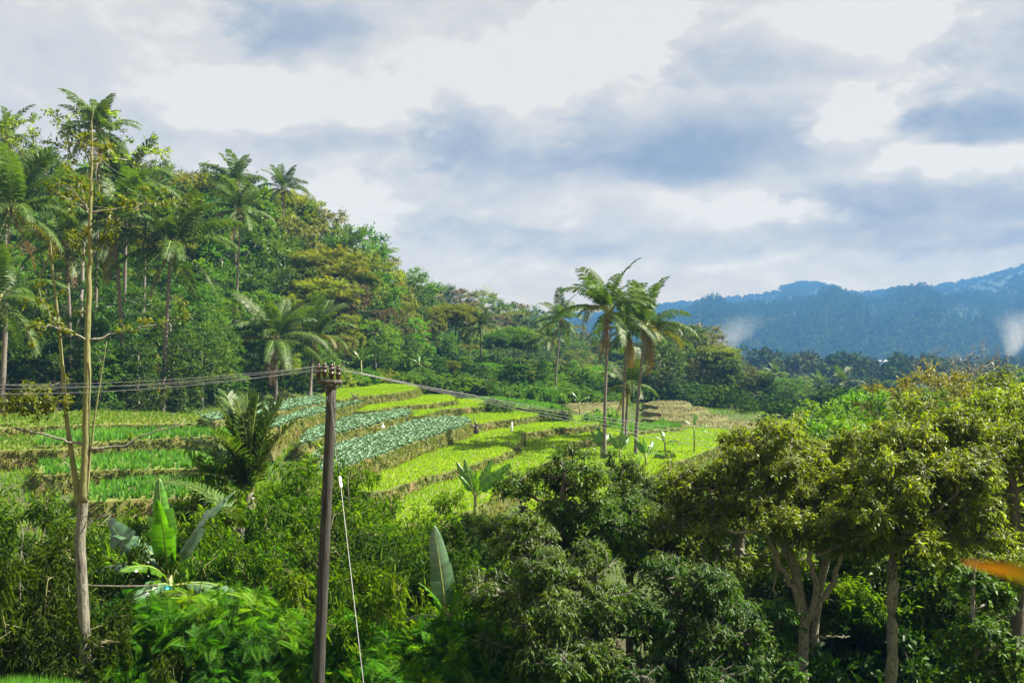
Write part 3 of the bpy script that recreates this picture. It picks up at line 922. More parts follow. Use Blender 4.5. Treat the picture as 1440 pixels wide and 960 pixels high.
def hillside():
    rg = random.Random(42)
    sky = [(-80, 225), (0, 215), (60, 205), (120, 225), (200, 245), (240, 258), (270, 243), (320, 243), (380, 265), (430, 282), (470, 310), (510, 338), (545, 372), (575, 398), (600, 402)]
    keys = ['round1', 'round2', 'tall', 'vine', 'round1', 'umbrella', 'open', 'vine', 'round2', 'slim']
    mats = {'round1': ['leaf_mid', 'leaf_dark', 'leaf_bright', 'leaf_olive'], 'round2': ['leaf_dark', 'leaf_dark', 'leaf_mid', 'leaf_olive'], 'tall': ['leaf_grey', 'leaf_olive', 'leaf_grey', 'leaf_dark'],
            'umbrella': ['leaf_yellow', 'leaf_bright'], 'vine': ['leaf_bright', 'leaf_mid', 'leaf_bright', 'leaf_dark'], 'open': ['leaf_olive', 'leaf_grey', 'leaf_brown'], 'slim': ['leaf_mid', 'leaf_yellow', 'leaf_bright']}
    cols = [(70, 'at the left edge'), (170, 'behind the thin tree'), (300, 'behind the palms'), (400, 'between palms and pole'), (500, 'above the cabbages'), (700, 'at the right end of the hill')]
    rows = ['on the skyline', 'on the upper crest', 'high on the slope', 'midway up the slope', 'low on the slope', 'at the forest foot']
    for r in range(6):
        step = [36, 38, 40, 42, 42, 40][r]
        px = -60 + rg.uniform(0, 20)
        while px < 590:
            f = r / 5.0
            s = lerp(sky, px)
            foot = lerp([(-80, 462), (200, 465), (400, 470), (560, 462), (620, 462)], px)
            top = s - 14 + (foot - s) * (f ** 1.1) + rg.uniform(-6, 22)
            Yn = lerp([(-80, 80), (0, 82), (300, 92), (420, 97), (500, 105), (600, 128)], px)
            Yf = Yn + lerp([(-80, 50), (400, 45), (600, 30)], px)
            Y = Yf + (Yn - Yf) * f + rg.uniform(-3, 3)
            k = rg.choice(keys)
            if r == 0 and k == 'slim': k = 'open'
            if r == 5 and px < 330: k = rg.choice(['round2', 'vine', 'round1'])
            if r in (2, 3) and k in ('slim', 'tall') and rg.random() < .5: k = 'vine'
            m = rg.choice(mats[k])
            if r == 5 and px < 330: m = rg.choice(['leaf_dark', 'leaf_mid', 'leaf_deep'])
            col = next(c for lim, c in cols if px < lim)
            tree_at(px, top, Y, k, m, rows[r] + ' ' + col, 'trees of the forest on the left hill', rg.uniform(1.05, 1.4))
            px += step * rg.uniform(.75, 1.25)
    for i, (px, top, Y, k, m) in enumerate([(-30, 455, 69, 'vine', 'leaf_dark'), (12, 478, 70, 'round2', 'leaf_dark'), (45, 450, 71, 'vine', 'leaf_deep'), (80, 475, 70, 'round2', 'leaf_dark'), (112, 440, 72, 'vine', 'leaf_dark'), (140, 480, 69.5, 'vine', 'leaf_mid'), (165, 452, 72, 'round2', 'leaf_deep'), (195, 478, 71, 'vine', 'leaf_dark'), (255, 470, 75, 'vine', 'leaf_dark'), (285, 452, 78, 'round2', 'leaf_dark'),
                                           (320, 470, 82, 'vine', 'leaf_mid'), (345, 455, 86, 'vine', 'leaf_dark'), (50, 400, 82, 'vine', 'leaf_dark'), (130, 390, 84, 'round2', 'leaf_deep'), (200, 400, 88, 'vine', 'leaf_dark'), (275, 395, 92, 'round2', 'leaf_mid'), (-30, 390, 80, 'round2', 'leaf_dark'), (90, 360, 90, 'vine', 'leaf_mid'), (240, 430, 80, 'vine', 'leaf_dark'), (20, 350, 92, 'round1', 'leaf_mid')]):
        w = 'left of the thin tree' if px < 110 else 'right of the thin tree' if px < 200 else 'by the yellow banana stems' if px < 290 else 'left of the pale low palms'
        tree_at(px, top, Y, k, m, ('between the palm trunks ' if i < 12 else 'behind the palm trunks ') + w, 'dark trees between the palms', 1.15)
    # shrubs along the edge of the forest
    px = -40
    while px < 590:
        Y = lerp([(-80, 74), (0, 77), (300, 86), (420, 91), (500, 99), (600, 112)], px) + rg.uniform(-1, 2)
        where = next(c for lim, c in cols if px < lim)
        tree_at(px, lerp([(0, 535), (250, 530), (400, 520), (560, 520)], px) + rg.uniform(-8, 14), Y, 'shrub', rg.choice(['leaf_bright', 'leaf_mid', 'leaf_dark', 'leaf_yellow']),
                'fringing the field edge ' + where, 'shrubs along the forest edge', rg.uniform(.9, 1.3))
        px += rg.uniform(16, 30)
    # the farther ridge
    sky2 = [(540, 395), (585, 396), (640, 402), (690, 414), (720, 424), (760, 430), (790, 446), (830, 468), (870, 480)]
    for r in range(6):
        px = 556 + rg.uniform(0, 12)
        while px < 850:
            s = lerp(sky2, px)
            top = s + (lerp([(560, 470), (700, 495), (840, 525)], px) - s) * r / 5 + rg.uniform(-5, 9)
            Y = [240, 224, 208, 192, 174, 158][r] + rg.uniform(-5, 5)
            k = rg.choice(['round1', 'round2', 'open', 'tall', 'round2', 'bare'] if r < 3 else ['round1', 'round2', 'umbrella', 'vine', 'tall', 'round2'])
            m = rg.choice({'round1': ['leaf_mid', 'leaf_dark', 'leaf_grey'], 'round2': ['leaf_dark', 'leaf_deep', 'leaf_olive'], 'open': ['leaf_grey', 'leaf_brown'], 'tall': ['leaf_grey', 'leaf_dark'], 'bare': ['leaf_brown'],
                           'umbrella': ['leaf_yellow', 'leaf_bright', 'leaf_mid'], 'vine': ['leaf_mid', 'leaf_dark']}[k])
            tree_at(px, top, Y, k, m, ['on the far ridge skyline', 'just under the far skyline', 'high on the far ridge', 'midway up the far ridge', 'low on the far ridge', 'at the far ridge foot'][r] + (' above the wires' if px < 690 else ' left of the palms'), 'trees of the far ridge', rg.uniform(1.1, 1.5))
            px += rg.uniform(19, 30)
    for r, (Y0, t0) in enumerate([(150, 500), (136, 515), (124, 525)]):
        px = 585 + 10 * r
        while px < [860, 850, 800][r]:
            k = rg.choice(['round2', 'vine', 'slim', 'slim', 'shrub', 'round1'])
            m = rg.choice(['leaf_dark', 'leaf_mid', 'leaf_deep', 'leaf_bright']) if k != 'slim' else rg.choice(['leaf_mid', 'leaf_yellow', 'leaf_bright'])
            tree_at(px, t0 + rg.uniform(-16, 14) + (px - 590) * .06, Y0 + rg.uniform(-5, 5) - (6 if px < 640 else 0), k, m, ['in back row', 'in middle row', 'in front row'][r] + ' behind the rice' + (' left of ridge palm' if px < 676 else ' near the leaning palm'), 'low trees behind the rice terraces', rg.uniform(.95, 1.3))
            px += rg.uniform(12, 22)
    px = 585
    while px < 870:
        Y = lerp([(585, 108), (700, 110), (800, 113), (870, 118)], px) + rg.uniform(-3, 3)
        tree_at(px, lerp([(585, 522), (700, 530), (870, 546)], px) + rg.uniform(-8, 8), Y, 'shrub', rg.choice(['leaf_bright', 'leaf_mid', 'leaf_dark', 'leaf_mid']), 'at the end of the rice ' + ('by the forest' if px < 650 else 'below the ridge' if px < 740 else 'by the leaning palm'), 'shrubs at the end of the rice', rg.uniform(1.1, 1.6))
        px += rg.uniform(11, 20)
    # thin trunked trees standing along the end of the terraces
    for px, top, Y, k, m in [(612, 432, 138, 'slim', 'leaf_yellow'), (640, 428, 142, 'umbrella', 'leaf_yellow'), (632, 470, 132, 'slim', 'leaf_mid'), (660, 440, 146, 'slim', 'leaf_olive'), (700, 468, 140, 'umbrella', 'leaf_mid'),
                             (722, 460, 144, 'umbrella', 'leaf_bright'), (742, 470, 138, 'umbrella', 'leaf_mid'), (655, 500, 130, 'slim', 'leaf_bright'), (705, 515, 126, 'slim', 'leaf_bright'), (745, 520, 122, 'slim', 'leaf_yellow'), (765, 505, 118, 'slim', 'leaf_mid'),
                             (590, 450, 134, 'tall', 'leaf_grey'), (572, 440, 130, 'tall', 'leaf_grey'), (560, 480, 122, 'vine', 'leaf_bright')]:
        tree_at(px, top, Y, k, m, 'standing at the far end of the rice terraces', 'thin trees at the end of the terraces', .95)
    # trees of the valley behind the palms
    rows = [(900, 150, 505), (925, 160, 500), (945, 185, 470), (972, 172, 455), (992, 190, 480), (1005, 165, 505), (1030, 170, 515), (1018, 215, 498), (1050, 185, 528), (1075, 165, 538), (1100, 190, 530), (1045, 240, 515), (1125, 170, 545), (1150, 190, 545),
            (1090, 240, 522), (1130, 250, 528), (1170, 230, 538), (1200, 200, 550), (1230, 230, 545), (1170, 150, 558), (1010, 150, 535), (930, 140, 530), (960, 135, 545), (985, 140, 540), (1060, 145, 558), (1110, 150, 562), (870, 165, 520), (845, 175, 505), (820, 170, 515), (800, 165, 520),
            (880, 210, 490), (910, 220, 492), (1260, 260, 535), (1290, 240, 540), (1330, 260, 530), (1390, 250, 535), (1430, 250, 530), (1360, 220, 545)]
    rows += [(915, 140, 482), (937, 152, 490), (1002, 148, 492), (1036, 156, 506), (1066, 150, 520), (1096, 158, 532), (958, 168, 470), (1125, 146, 540), (925, 135, 470), (945, 140, 476), (965, 150, 452), (985, 158, 466), (1008, 150, 488), (1025, 145, 500), (1048, 150, 512), (1078, 148, 522), (1105, 145, 530), (905, 138, 488)]
    for i, (px, Y, top) in enumerate(rows):
        k = rg.choice(['round1', 'round2', 'round2', 'tall', 'vine', 'open', 'umbrella'])
        if px == 972: k = 'round1'
        m = rg.choice(['leaf_dark', 'leaf_deep', 'leaf_mid', 'leaf_grey', 'leaf_dark', 'leaf_olive'])
        where = 'in the valley behind the tall palms' if px < 960 else 'in the valley beyond the fallow steps' if px < 1080 else 'in the valley behind the olive crowns'
        tree_at(px, top, Y, k, m, where, 'trees in the valley', rg.uniform(1.2, 1.6), label='tall dark tree rising highest over the valley right of the palms' if px == 972 else None)
    # the rest of the valley grove
    px = 895
    prof = [(880, 505), (930, 505), (1000, 512), (1050, 535), (1100, 545), (1200, 560), (1450, 560)]
    for r in range(5):
        px = 885 + 7 * r
        while px < 1460:
            Y = [300, 262, 228, 196, 158][r] + rg.uniform(-10, 10)
            if r == 4 and px < 1010: px += 10; continue
            top = lerp(prof, px) + [-14, -8, -2, 6, 14][r] + rg.uniform(-8, 12)
            k = rg.choice(['round1', 'round2', 'round2', 'vine', 'tall', 'open', 'umbrella']); m = rg.choice(['leaf_dark', 'leaf_deep', 'leaf_mid', 'leaf_grey', 'leaf_deep', 'leaf_olive'])
            where = 'behind the palms' if px < 960 else 'beyond the fallow steps' if px < 1080 else 'behind the olive crowns'
            tree_at(px, top, Y, k, m, ['farthest in the valley', 'far in the valley', 'amid the valley grove', 'nearer in the valley', 'nearest in the valley'][r] + ' ' + where, 'trees of the valley grove', rg.uniform(1.3, 1.7))
            px += rg.uniform(26, 44)
    # bushes along the far terraces
    for px, top, Y, lb in [(690, 557, 88, 'dark hedge clump on the rice terrace left of the wires'), (705, 560, 87, 'second dark hedge clump on the rice terrace'), (782, 567, 84, 'dark low bush at the right end of a rice terrace'),
                           (930, 586, 92, 'bright bush at the field edge behind the leaning palm'), (845, 570, 84, 'small bush between the palm trunks'), (935, 632, 66, 'low dark bush by the small banana plants'), (520, 520, 104, 'light green bush on top of the highest rice terrace'), (575, 520, 104, 'rounded bright bush above the highest rice terrace')]:
        tree_at(px, top, Y, 'shrub', 'leaf_dark' if 'dark' in lb else 'leaf_bright', '', 'bushes on the terraces', 1.15, label=lb)
    # trees on the right, in front of the valley
    for px, top, Y, k, m, lb in [(1165, 560, 44, 'round1', 'leaf_bright', 'bright green tree right of the golden topped crown'), (1215, 545, 48, 'vine', 'leaf_bright', 'bright green leafy tree below the far houses'), (1130, 585, 40, 'vine', 'leaf_mid', 'mid green tree half hidden by the golden topped crown'),
                                 (1255, 530, 50, 'round2', 'leaf_ochre', 'ochre bushy tree below the bare twigs, left one'), (1320, 512, 52, 'round2', 'leaf_ochre', 'ochre crown directly in front of the bare twiggy trees'), (1290, 545, 45, 'round1', 'leaf_mid', 'mid green crown under the ochre trees'),
                                 (1395, 520, 54, 'round2', 'leaf_olive', 'olive crown beside the right smoke plume'), (1440, 510, 50, 'round1', 'leaf_olive', 'olive tree cut by the right edge below the smoke'), (1360, 545, 46, 'round1', 'leaf_ochre', 'ochre tree low in front of the wider bare tree'),
                                 (1195, 585, 38, 'round1', 'leaf_bright', 'bright tree just over the wires on the right'), (1480, 520, 48, 'round1', 'leaf_mid', 'mid green tree cut off by the right edge beside the ochre crowns'),
                                 (1320, 478, 62, 'bare', 'leaf_brown', 'bare pale twiggy tree, narrow one of the two'), (1378, 470, 64, 'bare', 'leaf_brown', 'bare grey twiggy tree, wide one beside the smoke'), (1362, 478, 66, 'bare', 'leaf_brown', 'thin bare tree between the two bare trees')]:
        tree_at(px, top, Y, k, m, '', None, 1.0, label=lb)
    # the tall open tree over the palms at the left
    big = make_tree('open_tall', 61, [(0, 0, -2), (.2, 0, 6), (.4, 0, 11), (.2, 0, 14)], .22,
                    [(-3.0, 0, 17.0, 3.2, 2.5, 1.5), (.5, 0, 18.0, 2.4, 2.5, 1.0), (4.0, 0, 16.2, 2.2, 2, 1.3), (-1, 0, 15, 3, 2.5, 1.2)], 70, .75, .62, 7, 6, FOLD, .26, .12, 'leaf_olive', 'bark_grey', .2, .3, .3, wob=.2, flat=.5, rt=.016)
    x, y = (110 - 720) / F * 84, 84
    z0 = tz(x, y); k = (CAMZ + (480 - 152) / F * 84 - z0) / 19.0
    place_tree('tall_open_tree', big, (x, y, z0), 0, k, 'tall tree with sparse flat leafy branches against the sky, top left', 'tree')


hillside()


# ------------------------------------------------------------------ palms
def frond_mesh(seed, L, a0, bend, npair=58, ll=.78, lw=.036, mat='frond_green', hang=.75, tear=.10):
    rg = np.random.default_rng(seed)
    n = 26
    s = np.linspace(0, 1, n)
    ang = a0 - bend * s ** 1.35
    dy = np.cos(ang); dz = np.sin(ang)
    step = L / (n - 1)
    y = np.concatenate([[0], np.cumsum(dy[:-1])]) * step; z = np.concatenate([[0], np.cumsum(dz[:-1])]) * step
    sx = np.cumsum(rg.normal(0, .004, n)) * L
    pts = np.column_stack([sx, y, z])
    mb = MB()
    mb.tube(pts, np.linspace(.038, .008, n) * L / 3.6, 5, rnd=.9, mat=1)
    t = np.linspace(.14, .995, npair)
    for sd in (-1, 1):
        tt = np.clip(t + rg.normal(0, .004, npair), 0, 1)
        k = rg.random(npair) > tear; tt = tt[k]; m = len(tt)
        p = np.stack([np.interp(tt, s, pts[:, i]) for i in range(3)], 1)
        ta = np.interp(tt, s, ang)
        T = np.stack([np.zeros(m), np.cos(ta), np.sin(ta)], 1)
        Nn = np.stack([np.zeros(m), -np.sin(ta), np.cos(ta)], 1)
        SD = np.tile([float(sd), 0, 0], (m, 1))
        fwd = (.42 + .5 * tt)[:, None]
        d1 = unit(SD * 1.0 + T * fwd + Nn * .22 + rg.normal(0, .07, (m, 3)))
        ln = ll * L / 3.6 * (np.sin(math.pi * (.16 + .76 * tt)) ** .6) * rg.uniform(.88, 1.08, m)
        d2 = unit(d1 + np.array([0, 0, -1.0]) * hang * rg.uniform(.6, 1.3, (m, 1)))
        d3 = unit(d2 + np.array([0, 0, -1.0]) * hang * rg.uniform(.5, 1.2, (m, 1)))
        w = lw * L / 3.6
        a = p; b = a + d1 * (ln * .35)[:, None]; c = b + d2 * (ln * .38)[:, None]; e = c + d3 * (ln * .27)[:, None]
        wd = T * w
        v = np.stack([a - wd * .6, a + wd * .6, b - wd, b + wd, c - wd * .8, c + wd * .8, e], 1)
        idx = np.arange(m)[:, None] * 7
        q = np.concatenate([idx + np.array([[0, 1, 3, 2]]), idx + np.array([[2, 3, 5, 4]])]); tr = idx + np.array([[4, 5, 6]])
        r = np.repeat(np.clip(rg.normal(.45, .2, m), 0, 1), 7)
        mb.add(v.reshape(-1, 3), tris=tr, quads=q, rnd=r)
    return mb.mesh('frond', [MATS[mat], MATS['rib'] if mat != 'frond_dead' else MATS['frond_dead']])


FR = {}
R_ = math.radians
for i, (a0, bend) in enumerate([(82, 48), (74, 56), (64, 62), (52, 74), (38, 80), (22, 78), (2, 66), (-24, 46)]):
    FR[i] = frond_mesh(300 + i, 3.7, R_(a0), R_(bend), hang=.35 + .09 * i)
for i, (a0, bend) in enumerate([(20, 95), (-5, 70), (-35, 35)]):
    FR['y%d' % i] = frond_mesh(330 + i, 3.3, R_(a0), R_(bend), mat='frond_yellow', hang=.9)
FR['d0'] = frond_mesh(340, 3.3, R_(-55), R_(28), mat='frond_dead', hang=1.2, tear=.3)
FR['d1'] = frond_mesh(341, 3.3, R_(-70), R_(15), mat='frond_dead', hang=1.3, tear=.35)


def nut_cluster(seed):
    rg = np.random.default_rng(seed); mb = MB()
    for k in range(11):
        a = rg.uniform(0, 6.28); c = np.array([math.cos(a) * .3, math.sin(a) * .3, -.15 - rg.uniform(0, .45)])
        th = np.linspace(0, math.pi, 7)
        mb.tube(c + np.column_stack([np.zeros(7), np.zeros(7), np.cos(th) * .15]), np.maximum(np.sin(th) * .115, .004), 8, cap=False)
    for k in range(9):       # fibre sheath and old leaf bases round the crown shaft
        a = k * 2.4
        mb.tube([(math.cos(a) * .12, math.sin(a) * .12, -.5), (math.cos(a) * .2, math.sin(a) * .2, .05), (math.cos(a) * .33, math.sin(a) * .33, .4)], [.07, .06, .03], 5)
    return mb.mesh('coconuts', MATS['nut'], True)


NUTS = nut_cluster(1)


def palm(px, py, Y, base_py=None, base_px=None, size=1.0, n=22, seed=1, label='', group=None, yellow=1, dead=1, r=.135, base_z=None):
    """crown centre at a pixel and depth; the trunk runs down to the ground"""
    rg = random.Random(seed)
    top = P(px, py, Y)
    bx = ((base_px if base_px is not None else px) - 720) / F * Y
    bz = base_z if base_z is not None else tz(bx, Y)
    root = empty('coconut_palm', (bx, Y, bz)); tag(root, label, 'palm tree', group)
    d = top - np.array([bx, Y, bz])
    s = np.linspace(-.03, 1, 22)
    path = np.column_stack([d[0] * s ** 1.5 if d[0] >= 0 else d[0] * np.abs(s) ** 1.5, .25 * np.sin(s * 3), d[2] * s])
    path[:, 0] = d[0] * np.sign(s) * np.abs(s) ** 1.6
    rad = r * size * (1.0 - .42 * np.clip(s, 0, 1)) + .10 * size * np.exp(-np.clip(s, 0, 1) * 22)
    rad = rad * (1 + .05 * np.cos(np.arange(22) * 2.2))
    link('trunk', MB().tube(path, rad, 10).mesh('palm_trunk', MATS['bark_palm'], True), root)
    tip = path[-1]
    nu = link('coconuts', NUTS, root); nu.location = tuple(tip); nu.scale = (size,) * 3
    for k in range(n):
        f = (k + .5) / n
        key = min(7, int(f ** 1.05 * 8))
        if k >= n - yellow: key = 'y%d' % rg.randint(0, 2)
        elif rg.random() < .25: key = max(0, min(7, key + rg.choice([-1, 1])))
        o = link('frond', FR[key], root)
        az = k * 2.39996 + rg.uniform(-.45, .45)
        o.location = (tip[0] + .1 * size * math.sin(-az), tip[1] + .1 * size * math.cos(az), tip[2] + .15 * size)
        o.rotation_euler = (rg.uniform(-.2, .16), rg.uniform(-.4, .4), az)
        q = size * rg.uniform(.78, 1.14); o.scale = (q, q, q)
    for k in range(dead):
        o = link('dead_frond', FR['d%d' % (k % 2)], root)
        az = rg.uniform(0, 6.28); o.location = (tip[0], tip[1], tip[2] - .1 * size); o.rotation_euler = (0, 0, az); q = size * rg.uniform(.8, 1.0); o.scale = (q, q, q)
    return root


def palms():
    gl = 'coconut palms of the forest edge on the left'
    A = [  # px, py, Y, base_px, size, n, seed, label
        (140, 188, 84, 132, 1.0, 18, 1, 'tallest dark coconut palm against the sky at the upper left'),
        (178, 262, 88, 172, 1.15, 22, 2, 'coconut palm just below the tallest one, fronds upright'),
        (160, 318, 74, 172, 1.25, 24, 3, 'coconut palm with long drooping fronds behind the thin tree'),
        (240, 352, 74, 228, 1.25, 22, 4, 'coconut palm whose lower frond reaches far right above the bananas'),
        (14, 300, 68, 2, 1.30, 24, 5, 'big coconut palm cut by the left edge of the photo'),
        (-8, 425, 62, -18, 1.2, 20, 6, 'low coconut palm at the left edge under the big one'),
        (8, 195, 96, 6, .9, 16, 7, 'small coconut palm on the skyline at the far left'),
        (330, 262, 118, 330, 1.05, 18, 8, 'coconut palm on the skyline over the yellow feathery trees'),
        (338, 300, 106, 330, 1.1, 20, 9, 'yellowish coconut palm with hanging fronds below the skyline palm'),
        (398, 266, 132, 398, .95, 16, 10, 'thin coconut palm rising alone over the forest skyline'),
        (490, 352, 136, 488, 1.0, 18, 11, 'coconut palm on the descending skyline above the cabbages'),
        (533, 366, 150, 532, .95, 16, 12, 'last small coconut palm at the end of the descending skyline'),
        (385, 480, 86, 388, 1.2, 20, 13, 'low pale coconut palm at the forest foot left of the pole'),
        (440, 480, 90, 436, 1.1, 18, 14, 'low pale coconut palm at the forest foot behind the pole top'),
        (92, 345, 78, 98, 1.1, 20, 15, 'coconut palm half hidden between the thin tree and the left edge'),
        (205, 285, 94, 200, 1.0, 18, 16, 'coconut palm half hidden behind the long fronded palms'),
    ]
    for px, py, Y, bp, sz, n, sd, lb in A:
        palm(px, py, Y, base_px=bp, size=sz * 1.1, n=n + 3, seed=sd, label=lb, group=gl)
    B = [(676, 462, 142, 676, 1.0, 18, 21, 'coconut palm in front of the far ridge trees'),
         (790, 452, 118, 780, 1.0, 20, 22, 'coconut palm left of the tall pair, leaning right'),
         (770, 478, 124, 768, .8, 14, 23, 'shorter yellow fronded palm beside the leaning one')]
    for px, py, Y, bp, sz, n, sd, lb in B:
        palm(px, py, Y, base_px=bp, size=sz, n=n, seed=sd, label=lb, group='coconut palms at the end of the terraces')
    Cc = [(856, 440, 66, 850, 1.0, 26, 31, 'tallest coconut palm in the middle, nearest of the cluster', 1, 2),
          (882, 466, 72, 876, .95, 20, 32, 'middle coconut palm of the cluster, brown dead fronds', 2, 3),
          (908, 462, 69, 894, 1.0, 22, 33, 'right hand coconut palm of the cluster with leaning trunk', 2, 2),
          (884, 545, 76, 880, .85, 18, 34, 'short coconut palm behind the trunks of the cluster', 2, 1)]
    for px, py, Y, bp, sz, n, sd, lb, ye, de in Cc:
        palm(px, py, Y, base_px=bp, size=sz * 0.98, n=n - 3, seed=sd, label=lb, group='cluster of tall coconut palms in the rice fields', yellow=ye, dead=de)
    D = [(1186, 540, 190, .9, 41, 'far coconut palm among the valley trees on the right'), (1090, 528, 215, .85, 42, 'far coconut palm in the valley right of the fallow steps'), (1155, 545, 200, .8, 43, 'small far coconut palm left of the brighter one'),
         (1015, 545, 170, .8, 44, 'far coconut palm behind the fallow steps')]
    for px, py, Y, sz, sd, lb in D:
        palm(px, py, Y, size=sz * 1.25, n=14, seed=sd, label=lb, group='far coconut palms in the valley', yellow=1, dead=0)
    # young trunkless palms near the camera
    FRU = {i: frond_mesh(360 + i, 2.6, R_(a), R_(b), 64, .85, .034, 'frond_green', .12 + .1 * (i > 2)) for i, (a, b) in enumerate([(88, 14), (82, 26), (74, 40), (62, 62), (48, 85)])}

    def young(px, py, Y, lb, arr):
        c = P(px, py, Y); z0 = tz(c[0], Y)
        r = empty('young_palm', (c[0], Y, z0)); tag(r, lb, 'palm tree', 'young palms by the bamboo')
        hh = c[2] - z0
        link('trunk', MB().tube([(0, 0, -.2), (.02, 0, hh * .5), (0, 0, hh + .15)], [.13, .12, .09], 9).mesh('young_trunk', MATS['bark_palm'], True), r)
        for key, az, sc, rx in arr:
            o = link('frond', FRU[key], r); o.location = (0, 0, hh); o.rotation_euler = (rx, 0, R_(az)); o.scale = (sc,) * 3
    # azimuth: 0 = away from the camera, 90 = to the left, -90 = to the right
    young(352, 700, 24, 'young palm with stiff upright fronds left of the pole',
          [(0, 10, .98, 0), (0, -70, .95, .05), (1, -85, .98, 0), (1, -60, 1.05, 0), (1, 80, .98, 0), (2, 95, .95, 0), (2, 150, .8, 0), (3, 95, .85, 0), (3, 75, .95, 0), (4, 120, .85, 0), (1, -30, .9, 0), (1, 60, 1.02, 0), (2, -95, .9, 0), (0, 60, .92, 0), (1, 110, .9, 0), (4, 80, .8, 0)])
    young(338, 752, 20.8, 'young palm with arching grey fronds above the banana plant',
          [(3, 100, .85, -.05), (4, 85, .8, 0), (4, 110, .7, 0), (3, 75, .7, 0), (4, -60, .5, 0), (3, 170, .5, 0)])


palms()


# ------------------------------------------------------------------ bananas
def banana_leaf(seed, L, Wd, a0, bend, roll=0.0, tears=5, mat='leaf_banana'):
    rg = np.random.default_rng(seed)
    n = 40; s = np.linspace(0, 1, n)
    ang = a0 - bend * s ** 1.3
    st = L / (n - 1)
    y = np.concatenate([[0], np.cumsum(np.cos(ang[:-1]))]) * st; z = np.concatenate([[0], np.cumsum(np.sin(ang[:-1]))]) * st
    pts = np.column_stack([np.zeros(n), y, z])
    mb = MB()
    mb.tube(pts, np.linspace(.026, .005, n) * L / 2, 5, rnd=1.0, mat=1)
    T = np.stack([np.zeros(n), np.cos(ang), np.sin(ang)], 1); Nn = np.stack([np.zeros(n), -np.sin(ang), np.cos(ang)], 1)
    j0 = 7
    w = np.zeros(n)
    tt = (np.arange(n) - j0) / (n - 1 - j0)
    w[j0:] = Wd * np.sin(math.pi * np.clip(tt[j0:], 0, 1) ** .62) ** .55
    w[j0] = .02; w[-1] = .01
    for sd in (-1, 1):
        cut = set(rg.choice(np.arange(j0 + 3, n - 1), tears, replace=False).tolist()) if tears else set()
        fold = rg.uniform(.15, .45) + roll * sd
        prev = None; row = []
        for i in range(j0, n):
            if i in cut and row:
                row.append((i, fold)); emit(mb, pts, T, Nn, w, row, sd, rg); row = []
                fold = rg.uniform(.0, .75) + roll * sd
            row.append((i, fold))
        emit(mb, pts, T, Nn, w, row, sd, rg)
    return mb.mesh('banana_leaf', [MATS[mat], MATS['rib']], True)


def emit(mb, pts, T, Nn, w, row, sd, rg):
    if len(row) < 2: return
    V = []; m = len(row)
    for k, (i, f) in enumerate(row):
        S_ = np.array([float(sd), 0, 0])
        shr = 1.0
        if m > 1: shr = 1 - .10 * (k == 0 or k == m - 1) * rg.random()
        slant = T[i] * w[i] * .18
        wav = .03 * math.sin(i * 1.7)
        a = pts[i]; b = a + (S_ * math.cos(f) + Nn[i] * (.22 - math.sin(f) * .4 + wav)) * w[i] * .5 * shr + slant * .4
        c = b + (S_ * math.cos(f * 1.7) - Nn[i] * (math.sin(f * 1.7) * .9)) * w[i] * .5 * shr + slant * .6
        V += [a + Nn[i] * .004, b, c]
    q = []
    for k in range(m - 1):
        for c in range(2):
            p = k * 3 + c
            q.append((p, p + 1, p + 4, p + 3) if sd < 0 else (p, p + 3, p + 4, p + 1))
    mb.add(np.array(V), quads=q, rnd=np.repeat(np.clip(rg.normal(.5, .34, m), 0, 1), 3))


BL = {}
for i, (L, Wd, a0, bd, te) in enumerate([(2.1, .29, 86, 14, 3), (2.2, .31, 72, 42, 7), (2.2, .32, 56, 74, 10), (2.1, .31, 36, 84, 13), (1.9, .29, 10, 74, 13), (1.6, .25, -30, 40, 11)]):
    BL[i] = banana_leaf(500 + i, L, Wd, R_(a0), R_(bd), 0, te)
    BL['b%d' % i] = banana_leaf(520 + i, L, Wd, R_(a0), R_(bd), 0, te, 'leaf_banana_blue')
BL['d'] = banana_leaf(540, 1.7, .16, R_(-50), R_(30), .3, 10, 'frond_dead')


def banana(px, py, Y, size, leaves, label, group='banana plants', stem=.085, mat='stem_banana'):
    """py = where the leaves leave the stem"""
    c = P(px, py, Y); z0 = tz(c[0], Y); hh = c[2] - z0
    r = empty('banana_plant', (c[0], Y, z0)); tag(r, label, 'banana plant', group)
    link('stem', MB().tube([(0, 0, -.2), (.02, .02, hh * .5), (0, 0, hh + .1)], [stem * size * 1.3, stem * size * 1.1, stem * size * .7], 10).mesh('banana_stem', MATS[mat], True), r)
    for key, az, sc, *tl in leaves:
        o = link('leaf', BL[key], r); o.location = (0, 0, hh - .1); o.rotation_euler = (0, R_(tl[0]) if tl else 0, R_(az)); o.scale = (sc * size,) * 3
    return r


